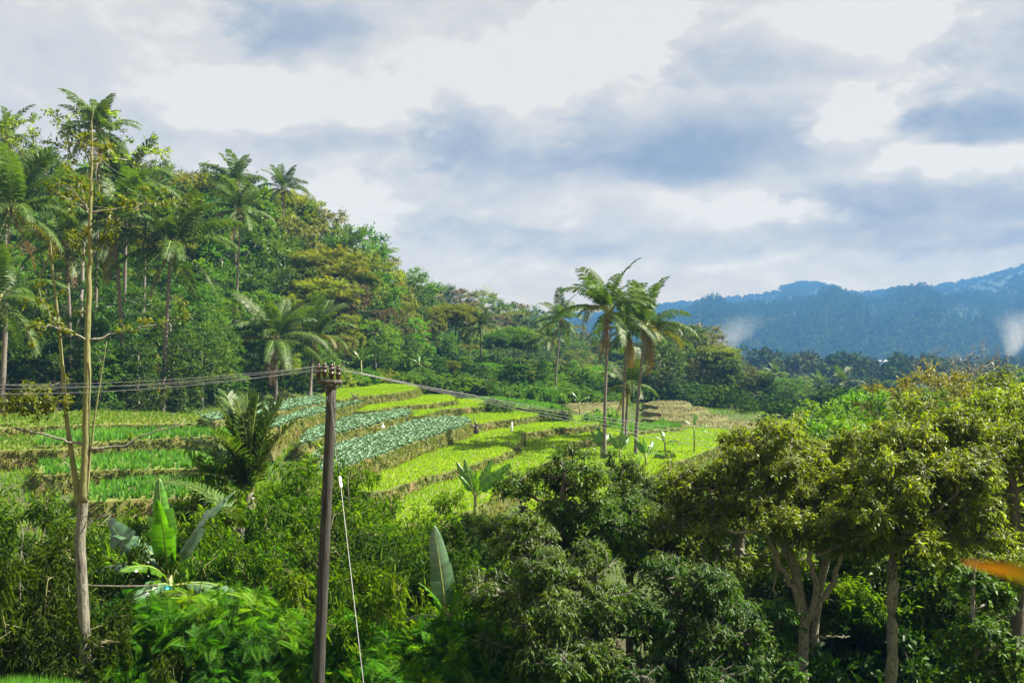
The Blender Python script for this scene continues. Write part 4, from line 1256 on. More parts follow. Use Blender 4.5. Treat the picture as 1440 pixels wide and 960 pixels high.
def bananas():
    banana(238, 816, 16.9, .88, [(0, 0, 1.0, -9), (0, 172, .84, 3), ('b1', 12, 1.0, -50), (2, 150, .7, -20), ('b1', -62, 1.0), ('b3', 78, .95), ('b4', 100, 1.0), ('b4', -92, 1.0), (4, -70, .9), ('b2', 60, .95), ('b5', 140, .9), ('b3', 165, .6, -40), ('d', 30, .7)], 'large banana plant with pale broad leaves behind the feathery bush')
    banana(630, 868, 16.2, .84, [('b0', 5, .90, -8), (0, 170, .5, -25), (1, 120, .5), (4, -100, .7), (3, 100, .5)], 'banana plant with one upright pale leaf in the bamboo', stem=.07)
    banana(668, 696, 42, .95, [(0, 0, .85, -28), (0, 10, .85, -14), ('d', 0, .35, 0), (0, 0, .9, 26), (0, -8, 1.05, 46), (1, 100, .6), (0, 170, .6, -5)], 'lone banana plant standing in front of the lowest rice terrace')
    g = 'small banana plants by the palms'
    banana(872, 634, 64, .8, [(0, 0, .9, -28), (0, 0, 1, 8), (1, 10, .95, 40), (1, -60, .9), (3, 90, .8)], 'banana plant at the foot of the tallest palm', g)
    banana(845, 628, 66, .75, [(0, 0, .9, -28), (0, 20, 1), (1, 10, .95, 40), (2, 60, .9)], 'banana plant just left of the palm trunks', g)
    banana(908, 640, 62, .75, [(0, 0, .9, -28), (0, 30, .8), (1, 10, .95, 40), (3, -60, .9), (3, 90, .8), (4, 120, .7)], 'banana plant right of the leaning palm trunk', g)
    banana(935, 622, 70, .7, [(2, 80, .9), (1, 20, .8), (3, -85, .9), (4, -60, .9)], 'small banana plant in the rice right of the palms', g)
    banana(976, 600, 70, .7, [(2, 80, .9), (1, -20, .8), (3, -85, .9), (4, 60, .9), (4, -120, .9)], 'tall thin banana plant at the right end of the rice', g, stem=.07)
    g = 'banana plants at the forest foot'
    banana(58, 512, 74, 1.1, [(3, 60, .9), (4, 100, .9), (2, -80, .8), (4, 150, .9), (3, -120, .8)], 'banana plant with pale hanging leaves at the forest foot far left', g)
    banana(222, 500, 78, 1.0, [(1, 60, .8), (3, -80, .8), ('d', 100, .9), ('d', -60, .9), ('d', 160, .9)], 'banana plant with bright yellow stem at the forest foot', g, stem=.13, mat='stem_yellow')
    banana(238, 512, 79, .9, [(0, 0, .8), (2, -80, .8), ('d', 120, .9), ('d', -100, .9)], 'shorter yellow stemmed banana plant beside the taller one', g, stem=.12, mat='stem_yellow')
    banana(508, 508, 98, .9, [(0, 0, .9), (1, 90, .8), (1, -90, .8), (2, -60, .9)], 'banana plant behind the wires right of the pole top', g)
    banana(470, 510, 98, .9, [(2, 80, .9), (1, -80, .9), (3, 40, .9), (3, -100, .9)], 'broad leaved banana plant right behind the insulators', g)
    banana(815, 566, 100, .8, [(1, 80, .9), (0, 20, .8), (1, -85, .9), (2, -60, .9), (2, 90, .8)], 'spiky young banana plant left of the palm cluster at the field end', g)
    banana(590, 512, 112, .9, [(2, 80, .9), (1, 20, .8), (2, -85, .9), (3, -60, .9)], 'banana plant at the trees behind the highest terrace', g)
    banana(752, 945, 15.6, .5, [(2, 80, .9), (1, 20, .9), (2, -85, .8), (3, -60, .9), (4, 140, .8)], 'small banana plant in the shade under the dark middle tree', 'banana plants', stem=.07)


bananas()


# ------------------------------------------------------------------ bamboo thickets
def bamboo(seed, spread, height, nculm, nbr, lm='leaf_bamboo', L=.125, Wd=.017, bias=0.0):
    rg = np.random.default_rng(seed)
    wood = MB(); pos = []; dirs = []; tone = []
    for c in range(nculm):
        az = rg.uniform(0, 6.28); rr = spread * math.sqrt(rg.random())
        b = np.array([math.cos(az) * rr * .5, math.sin(az) * rr * .5, -.3])
        out = np.array([math.cos(az), math.sin(az), 0]) * rr * rg.uniform(.3, .9) + rg.normal(0, .2, 3) * np.array([1, 1, 0])
        H = height * rg.uniform(.6, 1.05)
        s = np.linspace(0, 1, 14)[:, None]
        pts = b + np.array([0, 0, 1.0]) * H * (s - .32 * s ** 3) / .68 * 1.0 + out * s ** 2 * 1.5
        wood.tube(pts, np.linspace(.022, .004, 14), 5, rnd=rg.random(), cap=False)
        tb = rg.uniform(.12, 1.0, nbr) ** .8
        p = np.stack([np.interp(tb, s[:, 0], pts[:, i]) for i in range(3)], 1)
        a2 = rg.uniform(0, 6.28, nbr)
        d = unit(np.stack([np.cos(a2), np.sin(a2), rg.uniform(-.2, .7, nbr)], 1) + unit(out) * .3)
        ln = rg.uniform(.25, .8, nbr) * (1.1 - .4 * tb)
        e = p + d * ln[:, None]; e[:, 2] -= ln * .25
        B = basis_from(unit(e - p), np.array([[.1, .2, 1.0]]).repeat(nbr, 0))
        wood.inst(np.array([[-1, 0, -.6], [1, 0, -.6], [0, 0, 1], [0, 1, 0]], float), np.array([[0, 1, 3], [1, 2, 3], [2, 0, 3]]), p, B, np.stack([np.full(nbr, .005), np.linalg.norm(e - p, axis=1), np.full(nbr, .005)], 1), np.full(nbr, .5))
        tn = rg.normal(.42, .16)
        for f in (.3, .5, .7, .85, 1.0):
            pos.append(p + (e - p) * f + rg.normal(0, .03, (nbr, 3))); dirs.append(unit(e - p)); tone.append(np.clip(tn + rg.normal(0, .1, nbr), 0, 1))
    pos = np.vstack(pos); dirs = np.vstack(dirs); tone = np.concatenate(tone)
    nl = 7
    q = np.repeat(pos, nl, 0); dd = np.repeat(dirs, nl, 0); N = len(q)
    ld = unit(dd * .5 + rand_dirs(rg, N) * .75 + np.array([0, 0, -.42]))
    B = basis_from(ld, np.array([0, 0, 1.0]) + rg.normal(0, .5, (N, 3)))
    sc = L * rg.uniform(.6, 1.3, N)
    lf = MB().inst(FOLD[0], FOLD[1], q + rg.normal(0, .03, (N, 3)), B, np.stack([sc * Wd / L, sc, sc], 1), np.clip(np.repeat(tone, nl) + rg.normal(0, .15, N) + bias, 0, 1))
    return wood.mesh('culms', MATS['bark_green'], True), lf.mesh('foliage', MATS[lm])


def thickets():
    pr = [bamboo(700, 1.5, 3.0, 26, 40), bamboo(701, 1.6, 2.6, 26, 40, bias=.12), bamboo(702, 1.3, 3.4, 24, 42, bias=-.1)]
    L_ = [  # px, top py, Y, proto, width, label
        (30, 690, 22, 0, 1.15, 'bamboo thicket at the left edge below the grassy slope'),
        (-30, 740, 17, 2, 1.1, 'dark bamboo thicket cut by the left edge'),
        (75, 765, 16, 1, 1.0, 'shaded bamboo just left of the pale trunk base'),
        (20, 840, 14.5, 2, .9, 'lowest bamboo thicket in the lower left corner'),
        (165, 730, 24, 1, 1.0, 'bamboo thicket behind the big banana plant, left of it'),
        (290, 735, 23, 0, 1.0, 'bamboo thicket behind the big banana plant, right of it'),
        (405, 640, 25, 1, 1.2, 'tall bright bamboo thicket just left of the pole'),
        (350, 760, 18.5, 0, 1.0, 'bamboo thicket between the banana plant and the pole'),
        (420, 740, 19.5, 2, 1.1, 'shaded bamboo thicket directly behind the pole'),
        (485, 690, 24, 0, 1.1, 'bamboo thicket right of the pole below the cabbages'),
        (545, 705, 26, 1, 1.0, 'bamboo thicket on the right flank, touching the rice'),
        (540, 745, 19, 2, 1.1, 'dark bamboo thicket crossed by the stay wire'),
        (610, 755, 20.5, 0, 1.0, 'bamboo thicket behind the upright banana leaf'),
        (665, 785, 21, 1, .9, 'yellowish bamboo thicket right of the upright banana leaf'),
        (530, 850, 17.2, 1, .85, 'bright low bamboo clump beside the stay wire'),
        (590, 760, 29, 0, 1.1, 'low bamboo thicket at the edge of the lowest rice field'),
        (690, 722, 34, 2, .7, 'dark round bamboo clump under the lone banana plant'),
        (470, 800, 16.5, 1, .9, 'bamboo clump behind the feathery bush right of the pole'),
        (745, 720, 27, 2, 1.0, 'bamboo thicket behind the dark middle trees'),
        (350, 735, 21.3, 1, .8, 'bamboo thicket under the arching grey fronds'),
        (375, 690, 21.5, 0, 1.0, 'bamboo thicket hiding the trunk of the upright young palm'),
        (1200, 810, 24, 2, 1.3, 'dark bamboo thicket between the two grey trunks'),
        (1320, 790, 23, 0, 1.3, 'bamboo thicket right of the thick grey trunk'),
        (1420, 800, 22, 2, 1.3, 'dark bamboo thicket behind the lower right sapling'),
        (1080, 830, 23, 2, 1.2, 'dark bamboo thicket left of the forked trunk'),
    ]
    rg = random.Random(8)
    for px, top, Y, pi, w, lb in L_:
        x = (px - 720) / F * Y; z0 = tz(x, Y)
        H = CAMZ - (top - 480) / F * Y - z0
        base = [3.0, 2.6, 3.4][pi]
        sz = H / (base * .94)
        r = empty('bamboo_thicket', (x, Y, z0), rg.uniform(0, 6.28), (w, w, sz)); tag(r, lb, 'bamboo', 'bamboo thickets')
        link('culms', pr[pi][0], r); fo = link('foliage', pr[pi][1], r)
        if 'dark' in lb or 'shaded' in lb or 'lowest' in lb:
            fo.material_slots[0].link = 'OBJECT'; fo.material_slots[0].material = MATS['leaf_bamboo_shaded']  # shade of these thickets is painted in with the darker leaf colour


thickets()


# ------------------------------------------------------------------ feathery bushes in front
def feather_bush(seed, env, ncl, label, px, Y):
    x = (px - 720) / F * Y; z0 = tz(x, Y)
    env = [(e[0] - x, e[1] - Y, e[2] - z0, e[3], e[4], e[5]) for e in env]
    ctr = np.array(env)[:, :3].mean(0)
    me = make_tree('feather_bush', seed, [(0, 0, -.4), (0, .05, 1.2), (.05, 0, ctr[2] * .75)], .07, env, ncl, .20, .36, 10, 6, PINN, .27, .27, 'leaf_feather', 'bark_dark', .35, .45, .5, shell=.45, twigs=True)
    place_tree('feathery_bush', me, (x, Y, z0), 0, 1.0, label, 'bush', 'feathery bushes in front')


def e_px(px, py, Y, rx, ry, rd=None):
    """ellipsoid of a crown, sized in pixels of the photograph at its depth"""
    p = P(px, py, Y); k = Y / F
    return (p[0], p[1], p[2], rx * k, (rd if rd else rx * .8) * k, ry * k)


feather_bush(801, [e_px(240, 900, 16, 105, 50), e_px(330, 910, 15.8, 110, 55), e_px(190, 940, 15.6, 60, 50), e_px(420, 925, 16, 70, 45), e_px(280, 990, 15.4, 170, 60)], 260, 'dense feathery leaved bush left of the pole base', 290, 16)
feather_bush(802, [e_px(480, 940, 15.6, 60, 50), e_px(550, 970, 15.8, 50, 40), e_px(500, 1000, 15.4, 80, 50)], 100, 'feathery leaved bush behind the pole base, crossed by the stay wire', 500, 15.6)
feather_bush(803, [e_px(640, 925, 16, 60, 35), e_px(690, 950, 15.8, 60, 40), e_px(600, 975, 15.6, 70, 35), e_px(650, 1000, 15.4, 90, 40)], 130, 'dark feathery leaved bush under the upright banana leaf', 650, 15.8)


# ------------------------------------------------------------------ big trees on the right
def near_tree(name, seed, px, Y, trunk_px, r0, env, ncl, lm, bm, label, L=.088, Wd=.034, sp=.17, R=.28, ntw=10, nlf=10, droop=.55, rt=.010, wob=.16, group=None, shell=.25, limbs=()):
    """trunk_px: list of (px, py, dY) from the root upwards"""
    x = (px - 720) / F * Y; z0 = tz(x, Y)
    org = np.array([x, Y, z0])
    tr = [np.array([0, 0, -.3])] + [P(a, b, Y + d) - org for a, b, d in trunk_px]
    rl = np.random.default_rng(seed + 50); ev = []
    for e in env:
        c = np.array([e[0] - x, e[1] - Y, e[2] - z0 - .08]); R3 = np.array(e[3:]) - np.array([.10, .10, .14]); R3 = np.maximum(R3, .15)
        for q in range(9):
            d = unit(rl.normal(size=3)) * rl.uniform(.40, 1.08)
            f = rl.uniform(.18, .40)
            ev.append((*(c + d * R3), *(R3 * f * np.array([1.15, 1.15, .95]))))
    me = make_tree(name, seed, tr, r0, ev, int(ncl * 1.45), sp, R, ntw, nlf, LANCE, L, Wd, lm, bm, droop, .3, .5, rt=rt, wob=wob, shell=shell, twigs=True, joint=.3)
    r = place_tree(name, me, org, 0, 1.0, label, 'tree', group)
    rn = np.random.default_rng(seed + 9)
    for w0, w1, pts in limbs:
        a = np.array([P(p[0], p[1], Y + (p[2] if len(p) > 2 else 0)) - org for p in pts]); q = np.linspace(0, len(a) - 1, 18)
        c = np.stack([np.interp(q, range(len(a)), a[:, i]) for i in range(3)], 1); c[1:-1] += rn.normal(0, .018, (16, 3))
        link('limb', MB().tube(c, np.linspace(w0, w1, 18), 8).mesh('limb', MATS[bm], True), r)
    return r


def right_trees():
    near_tree('fruit_tree', 901, 1130, 18, [(1130, 950, 0), (1130, 860, 0), (1118, 800, .1), (1095, 745, .1), (1085, 690, .2), (1075, 640, .2)],   .095,
              [e_px(1075, 640, 18.2, 95, 60), e_px(1030, 690, 18, 85, 50), e_px(1120, 680, 18, 90, 60), e_px(1085, 600, 18.4, 50, 28), e_px(980, 720, 18, 70, 40), e_px(1085, 715, 17.3, 80, 35), e_px(1150, 735, 17.4, 70, 30)], 210, 'leaf_olive', 'bark_mossy',
              'forked grey trunk tree with golden topped crown right of the rice',
              limbs=[(.07, .03, [(1132, 885), (1118, 830, -.1), (1098, 800, -.2), (1075, 745, -.3), (1045, 725, -.3)]), (.065, .03, [(1134, 880), (1150, 830, -.2), (1138, 790, -.3), (1142, 750, -.3), (1128, 715, -.2)]),
                     (.06, .025, [(1138, 870), (1168, 825, -.1), (1182, 785, -.2), (1180, 765, -.2), (1200, 745, -.2)]), (.035, .015, [(1150, 780, -.3), (1175, 768, -.3), (1195, 760, -.3)]), (.03, .012, [(1140, 893), (1170, 895, .1), (1195, 894, .1)]),
                     (.045, .02, [(1110, 815, -.2), (1092, 790, 0), (1085, 860, .1)])])
    near_tree('fruit_tree', 902, 1160, 18.6, [(1145, 890, .3), (1152, 830, .3), (1165, 770, .3), (1175, 720, .1), (1180, 660, .2)], .075,
              [e_px(1190, 660, 18.8, 90, 60), e_px(1170, 730, 18.6, 90, 50), e_px(1200, 620, 19, 45, 30), e_px(1240, 710, 18.6, 70, 50)], 130, 'leaf_olive', 'bark_mossy',
              'olive tree with pale glinting leaves between the two grey trunks')
    near_tree('fruit_tree', 903, 1255, 17, [(1253, 950, 0), (1254, 850, 0), (1256, 770, 0), (1260, 725, .15), (1268, 690, .4)], .102,
              [e_px(1300, 640, 17.4, 120, 70), e_px(1250, 690, 17.2, 90, 50), e_px(1360, 680, 17.2, 100, 70), e_px(1320, 580, 17.8, 70, 35), e_px(1420, 640, 17.5, 90, 70), e_px(1330, 740, 17, 100, 40), e_px(1255, 725, 16.4, 75, 45), e_px(1225, 690, 16.6, 60, 40), e_px(1310, 745, 16.5, 80, 32), e_px(1265, 660, 16.5, 70, 45)], 330, 'leaf_olive', 'bark_mossy',
              'wide olive tree on the thick straight grey trunk at the right')
    near_tree('fruit_tree', 904, 1430, 19, [(1430, 900, 0), (1432, 800, 0), (1425, 720, .1), (1420, 640, .1)], .12,
              [e_px(1420, 600, 19.4, 110, 60), e_px(1460, 680, 19, 100, 80), e_px(1380, 770, 18.6, 80, 40), e_px(1440, 780, 18.6, 80, 50), e_px(1400, 560, 20, 70, 30)], 170, 'leaf_olive', 'bark_dark',
              'olive tree filling the right edge under the ochre crowns')
    near_tree('fruit_tree', 905, 1040, 20, [(1035, 900, 0), (1035, 800, 0), (1045, 740, .1), (1055, 690, .1)], .10,
              [e_px(975, 680, 21, 60, 40), e_px(1000, 720, 20.5, 70, 50), e_px(940, 740, 20.5, 70, 45), e_px(1060, 760, 20, 80, 50), e_px(985, 800, 20, 80, 60)], 130, 'leaf_olive', 'bark_mossy',
              'leafy tree with curved brown limb left of the forked trunk')
    near_tree('leafy_tree', 906, 790, 19, [(785, 900, 0), (787, 800, 0), (790, 740, 0), (792, 690, 0), (790, 650, 0)], .08,
              [e_px(790, 690, 19, 60, 50), e_px(760, 740, 19, 70, 55), e_px(830, 735, 18.8, 70, 55), e_px(800, 645, 19.2, 30, 28), e_px(745, 670, 19.2, 45, 30)], 150, 'leaf_dark', 'bark_dark',
              'dark leafy tree right of the lone banana plant', L=.095, Wd=.032)
    near_tree('leafy_tree', 907, 890, 20, [(885, 900, 0), (885, 800, 0), (880, 720, 0), (880, 670, 0)], .08,
              [e_px(880, 690, 20, 60, 45), e_px(920, 740, 20, 75, 55), e_px(865, 760, 19.6, 60, 45), e_px(875, 645, 20.2, 26, 22), e_px(940, 690, 20.5, 45, 30)], 140, 'leaf_dark', 'bark_dark',
              'dark leafy tree at the foot of the tall palm trunks', L=.095, Wd=.032)
    near_tree('leafy_tree', 908, 740, 15.5, [(745, 980, 0), (748, 900, 0), (752, 850, 0), (755, 800, 0)], .065,
              [e_px(740, 810, 15.5, 75, 45), e_px(790, 840, 15.3, 85, 60), e_px(715, 870, 15.2, 60, 45), e_px(780, 910, 15, 85, 60), e_px(830, 800, 15.8, 65, 45), e_px(760, 760, 16.2, 60, 40)], 190, 'leaf_dark', 'bark_pale',
              'low tree with drooping reddish green leaves right of the upright banana leaf', L=.092, Wd=.028, droop=.8)
    near_tree('leafy_tree', 909, 950, 16, [(965, 990, 0), (962, 920, 0), (955, 860, 0), (950, 820, 0)], .07,
              [e_px(950, 830, 16, 90, 55), e_px(900, 880, 15.8, 80, 55), e_px(1000, 870, 15.8, 80, 60), e_px(950, 930, 15.5, 110, 60), e_px(870, 940, 15.5, 80, 60), e_px(1050, 920, 15.6, 60, 60)], 200, 'leaf_deep', 'bark_dark',
              'deep green drooping tree in the shade below the olive crowns', L=.092, Wd=.029, droop=.8)
    near_tree('leafy_tree', 910, 1080, 15.8, [(1085, 1000, 0), (1082, 940, 0), (1080, 900, 0)], .05,
              [e_px(1075, 930, 15.8, 50, 50), e_px(1060, 870, 16, 55, 45), e_px(1090, 980, 15.5, 60, 40)], 60, 'leaf_deep', 'bark_dark', 'small deep green tree against the forked trunk base', L=.14, Wd=.04, droop=.8)
    near_tree('sapling', 911, 1372, 14, [(1372, 960, 0), (1371, 880, 0), (1369, 830, 0), (1372, 790, 0)], .035,
              [e_px(1350, 900, 14, 30, 22), e_px(1400, 920, 14, 55, 35), e_px(1380, 870, 14, 40, 22), e_px(1365, 810, 14.2, 30, 20), e_px(1400, 835, 14.2, 25, 22), e_px(1410, 970, 13.8, 50, 30), e_px(1360, 960, 14, 40, 30)], 75, 'leaf_mid', 'bark_pale',
              'thin pale stemmed sapling with light leaves in the lower right corner', L=.095, Wd=.045, R=.22, sp=.13)
    # undergrowth below the olive crowns
    rg = random.Random(5)
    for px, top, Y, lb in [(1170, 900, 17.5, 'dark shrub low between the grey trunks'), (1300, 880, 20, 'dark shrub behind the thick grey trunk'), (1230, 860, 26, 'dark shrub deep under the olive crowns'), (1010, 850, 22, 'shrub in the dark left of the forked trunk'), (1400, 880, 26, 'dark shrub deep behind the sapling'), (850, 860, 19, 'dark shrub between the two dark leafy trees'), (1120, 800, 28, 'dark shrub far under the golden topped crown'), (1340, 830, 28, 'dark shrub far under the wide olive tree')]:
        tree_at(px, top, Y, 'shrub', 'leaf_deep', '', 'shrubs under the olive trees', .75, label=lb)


def light_blocking_trees():  # trees added behind the crowns to block light and deepen the shade
    rg = random.Random(15)
    for px, top, Y, k, lb in [(1090, 640, 25, 'round2', 'dark tree added to block light behind the forked trunk'), (1170, 615, 27, 'vine', 'dark tree added to block light between the grey trunks'), (1250, 600, 24, 'round2', 'dark tree added to block light, hidden behind the thick grey trunk'), (1330, 590, 26, 'vine', 'dark tree added to block light right of the thick trunk'),
                              (1410, 580, 24, 'round2', 'dark tree added to block light behind the sapling'), (1020, 720, 26, 'round2', 'dark tree added to block light left of the forked trunk'), (1480, 570, 26, 'round2', 'dark tree added to block light at the right edge'), (1130, 620, 32, 'round2', 'dark tree added to block light farther behind the forked trunk'), (1290, 585, 31, 'round2', 'dark tree added to block light farther behind the thick trunk'), (1390, 570, 31, 'round2', 'dark tree added to block light farther behind the sapling')]:
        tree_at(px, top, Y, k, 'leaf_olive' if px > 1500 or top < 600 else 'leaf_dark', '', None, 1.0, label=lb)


right_trees()
light_blocking_trees()


# ------------------------------------------------------------------ the tall thin tree on the left
def thin_tree():
    Y = 14.4
    x = (120 - 720) / F * Y; z0 = tz(x, Y); org = np.array([x, Y, z0])
    r = empty('thin_tree', org); tag(r, 'tall thin bare tree with pale trunk and few leaf tufts at the left', 'tree')
    px = lambda a, b, d=0: P(a, b, Y + d) - org

    def path(lst, n=24):
        a = np.array(lst, float); s = np.linspace(0, len(a) - 1, n)
        return np.stack([np.interp(s, range(len(a)), a[:, i]) for i in range(3)], 1)
    rg = np.random.default_rng(77)
    k = Y / F
    mb = MB()
    m0 = path([(0, 0, -.3), px(121, 960), px(117, 850), px(112, 760), px(117, 706)], 20)
    mb.tube(m0, np.linspace(8.2, 7, 20) * k, 10, rnd=.2, cap=False)
    trunk = mb.build('trunk', MATS['bark_pale'], r, True)
    up = MB()
    m1 = path([px(117, 708), px(121, 630), px(123, 500), px(125, 400), px(127, 300), px(129, 220), px(131, 150)], 40)
    m1[1:, :] += rg.normal(0, .006, (39, 3))
    up.tube(m1, (5.6 * (1 - np.linspace(0, 1, 40)) ** .85 + .45) * k, 9)
    up.build('stem', MATS['bark_green'], r, True)
    side = MB()
    side.tube(path([px(111, 712), px(104, 660), px(95, 600), px(88, 520), px(82, 450), px(74, 380), px(70, 330)], 30), np.linspace(4.4, .9, 30) * k, 7)
    side.build('stem', MATS['bark_green'], r, True)
    th = MB()
    th.tube(path([px(122, 700), px(127, 640), px(134, 580), px(142, 530), px(150, 480)], 20), np.linspace(2.0, .6, 20) * k, 6)
    th.build('stem', MATS['bark_green'], r, True)
    tips = []
    lf = MB()

    def branch(lst, r0, r1, tuft, twigs=5):
        p = path(lst, 16); p[1:] += rg.normal(0, .012, (15, 3))
        b = MB(); b.tube(p, np.linspace(r0, r1, 16) * k, 6)
        for q in range(twigs):
            i = rg.integers(4, 16); d = unit(rg.normal(size=3) * np.array([1, 1, .6]) + np.array([0, 0, .5])); L = rg.uniform(.12, .40)
            e = p[i] + d * L
            b.tube([p[i], p[i] + d * L * .5 + rg.normal(0, .015, 3), e], [.006, .005, .003], 4)
            if rg.random() < tuft: tips.append(e)
        if rg.random() < tuft: tips.append(p[-1])
        if tuft > .5:
            for i in (6, 9, 12, 14): tips.append(p[i] + rg.normal(0, .03, 3))
        b.build('branch', MATS['bark_pale'], r, True)
    branch([px(124, 628), px(90, 618, -.1), px(40, 606, -.2), px(-10, 594, -.3)], 2.4, .8, .1)
    branch([px(124, 630), px(165, 629, .1), px(200, 612, .2), px(258, 598, .3)], 2.3, .7, .1)
    branch([px(122, 478), px(100, 466, -.2), px(70, 458, -.4), px(40, 462, -.5)], 1.9, .6, .9)
    branch([px(125, 478), px(160, 470, .2), px(200, 460, .3), px(262, 446, .5)], 1.9, .6, .8)
    branch([px(126, 297), px(100, 282, -.1), px(72, 268, -.3)], 1.8, .6, .95)
    branch([px(126, 299), px(165, 293, .1), px(200, 288, .2), px(240, 284, .3)], 1.8, .6, .95)
    branch([px(126, 310), px(120, 280, .5), px(110, 255, .9)], 1.3, .5, .95)
    branch([px(84, 470), px(70, 440, .2), px(55, 420, .4)], 1.1, .4, .7)
    branch([px(90, 550), px(60, 545, .1), px(20, 556, .2)], 1.0, .4, .8)
    branch([px(124, 380), px(110, 350, .1), px(95, 330, .2)], 1.0, .4, .9)
    branch([px(125, 370), px(140, 345, .1), px(150, 330, .2)], 1.0, .4, .9)
    branch([px(128, 240), px(140, 225, .1), px(150, 205, .2)], .9, .3, .8)
    branch([px(128, 220), px(118, 205, .1), px(112, 190, .2)], .9, .3, .8)
    branch([px(118, 735), px(140, 728, -.1), px(162, 722, -.2)], 1.0, .4, .0, 2)
    branch([px(104, 665), px(92, 650, .1), px(85, 640, .2)], .8, .3, 0, 2)
    for q in range(6): branch([px(20 + 12 * q, 590 - 6 * (q % 3), -.3), px(10 + 12 * q, 575, -.3), px(4 + 14 * q, 565, -.3)], .6, .3, .9, 3)
    T = np.array(tips)
    f = foliage(rg, T, T.mean(0), .085, 6, 3, LANCE, .062, .038, .2, .3, .1)
    f.build('leaves', MATS['tuft'], r)


thin_tree()


# ------------------------------------------------------------------ electricity pole, wires, stay wire
def pole():
    Y = 14.0; k = Y / F; q_ = Y / 17.0
    base = P(447, 960, Y); top = P(466.5, 545, Y)
    z0 = tz(base[0] - .1, Y)
    slope = (top - base) / (top[2] - base[2])
    foot = base + slope * (z0 - base[2])
    r = empty('utility_pole', foot); tag(r, 'dark weathered wooden electricity pole with four insulators', 'utility pole')
    rel = lambda p: np.asarray(p) - foot
    n = 26; s = np.linspace(0, 1, n)[:, None]
    pts = rel(foot) + (rel(top) - rel(foot)) * s - np.array([0, 0, .3]) * (1 - s)
    MB().tube(pts, np.linspace(.122, .083, n) * q_, 16).build('shaft', MATS['pole_wood'], r, True)
    t = rel(top)
    ang = -.10
    V3 = lambda *c: np.array(c, float) * q_
    m = MB()
    m.box(t + V3(-.02, -.13, .10), V3(.43, .07, .075), ang)
    m.box(t + V3(.10, -.10, .10), V3(.03, .30, .05), ang)
    m.build('crossarm', MATS['iron'], r)
    m = MB(); m.tube([t + V3(-.10, -.13, .07), t + V3(-.07, -.10, -.13), t + V3(-.03, -.07, -.32)], .011, 6)
    m.build('brace', MATS['iron'], r)
    m = MB(); m.tube(t + V3([0, 0, -.02], [0, 0, .03], [0, 0, .07]), np.array([.090, .094, .085]) * q_, 16); m.build('top_band', MATS['iron'], r, True)
    m = MB(); m.tube(t + V3([-.12, -.02, -.345], [.12, -.02, -.345]), .009, 6); m.build('step_bolt', MATS['iron'], r)
    prof = [(0, .018), (.05, .018), (.06, .034), (.11, .036), (.12, .048), (.145, .050), (.155, .034), (.19, .034), (.20, .046), (.225, .046), (.235, .028), (.255, .036), (.275, .034), (.285, .012)]
    spots = [(-.205, -.13, .13), (-.10, -.13, .14), (.005, -.05, .09), (.135, -.14, .10)]
    tops = []
    for i, (a, b, c) in enumerate(spots):
        q = t + V3(a, b, c); m = MB()
        sc = (1.12 if i == 2 else 1.0) * q_
        m.tube(np.array([q + np.array([0, 0, h * sc]) for h, _ in prof]), [w * sc for _, w in prof], 12)
        m.build('insulator', MATS['porcelain'], r, True)
        tops.append(foot + q + np.array([0, 0, .245 * sc]))
    # wires: one object from the left edge over its insulator to the far right
    ends_l = [P(-120, 539, 12.0), P(-120, 545, 11.7), P(-120, 552, 11.5), P(-120, 534, 12.3)]
    ends_r = [P(1460, 630, 37), P(1460, 637, 36.5), P(1460, 644, 36), P(1460, 651, 35.5)]
    nm = ['back', 'second', 'third', 'front']
    lab = ['thin cable over the left insulator of the pole', 'thin cable over the second insulator from the left', 'thin cable over the pole top insulator', 'thin cable over the right insulator of the pole']
    for i in range(4):
        m = MB(); a, b, c = ends_l[i], tops[i], ends_r[i]
        s = np.linspace(0, 1, 30)[:, None]
        p1 = a + (b - a) * s; p1[:, 2] -= (.10 + .02 * i) * 4 * (s * (1 - s))[:, 0]
        p2 = b + (c - b) * s; p2[:, 2] -= (.55 + .05 * i) * 4 * (s * (1 - s))[:, 0]
        pp = np.vstack([p1, p2[1:]])
        m.tube(pp, .0024 + .00008 * pp[:, 1], 5, cap=False)
        o = m.build('power_cable', MATS['wire_metal'], None, True); tag(o, lab[i], 'cable', 'cables strung over the pole')
    # stay wire
    a = foot + rel(P(465, 560, 14.0)); b = P(513, 975, 11.6)
    g = b + (b - a) / (a[2] - b[2]) * max(0, b[2] - tz(b[0], b[1]))
    rt = empty('stay_wire', g); tag(rt, 'stay wire with white sleeve slanting down right of the pole', 'stay wire')
    at = lambda py: a + (b - a) * ((py - 560) / 415.0)
    L = lambda p: np.asarray(p) - g
    MB().tube([L(a), L(at(697))], .006, 5).build('cable', MATS['iron'], rt, True)
    MB().tube([L(at(697)), L(at(850)), L(b), (0, 0, 0)], .0033, 6).build('sleeve', MATS['sleeve_white'], rt, True)
    q = L(at(694)); d = unit(b - a)
    MB().tube([q - d * .09, q - d * .07, q - d * .02, q, q + d * .02, q + d * .07, q + d * .09], [.010, .020, .022, .014, .022, .020, .010], 10).build('insulator', MATS['white_paint'], rt, True)


pole()


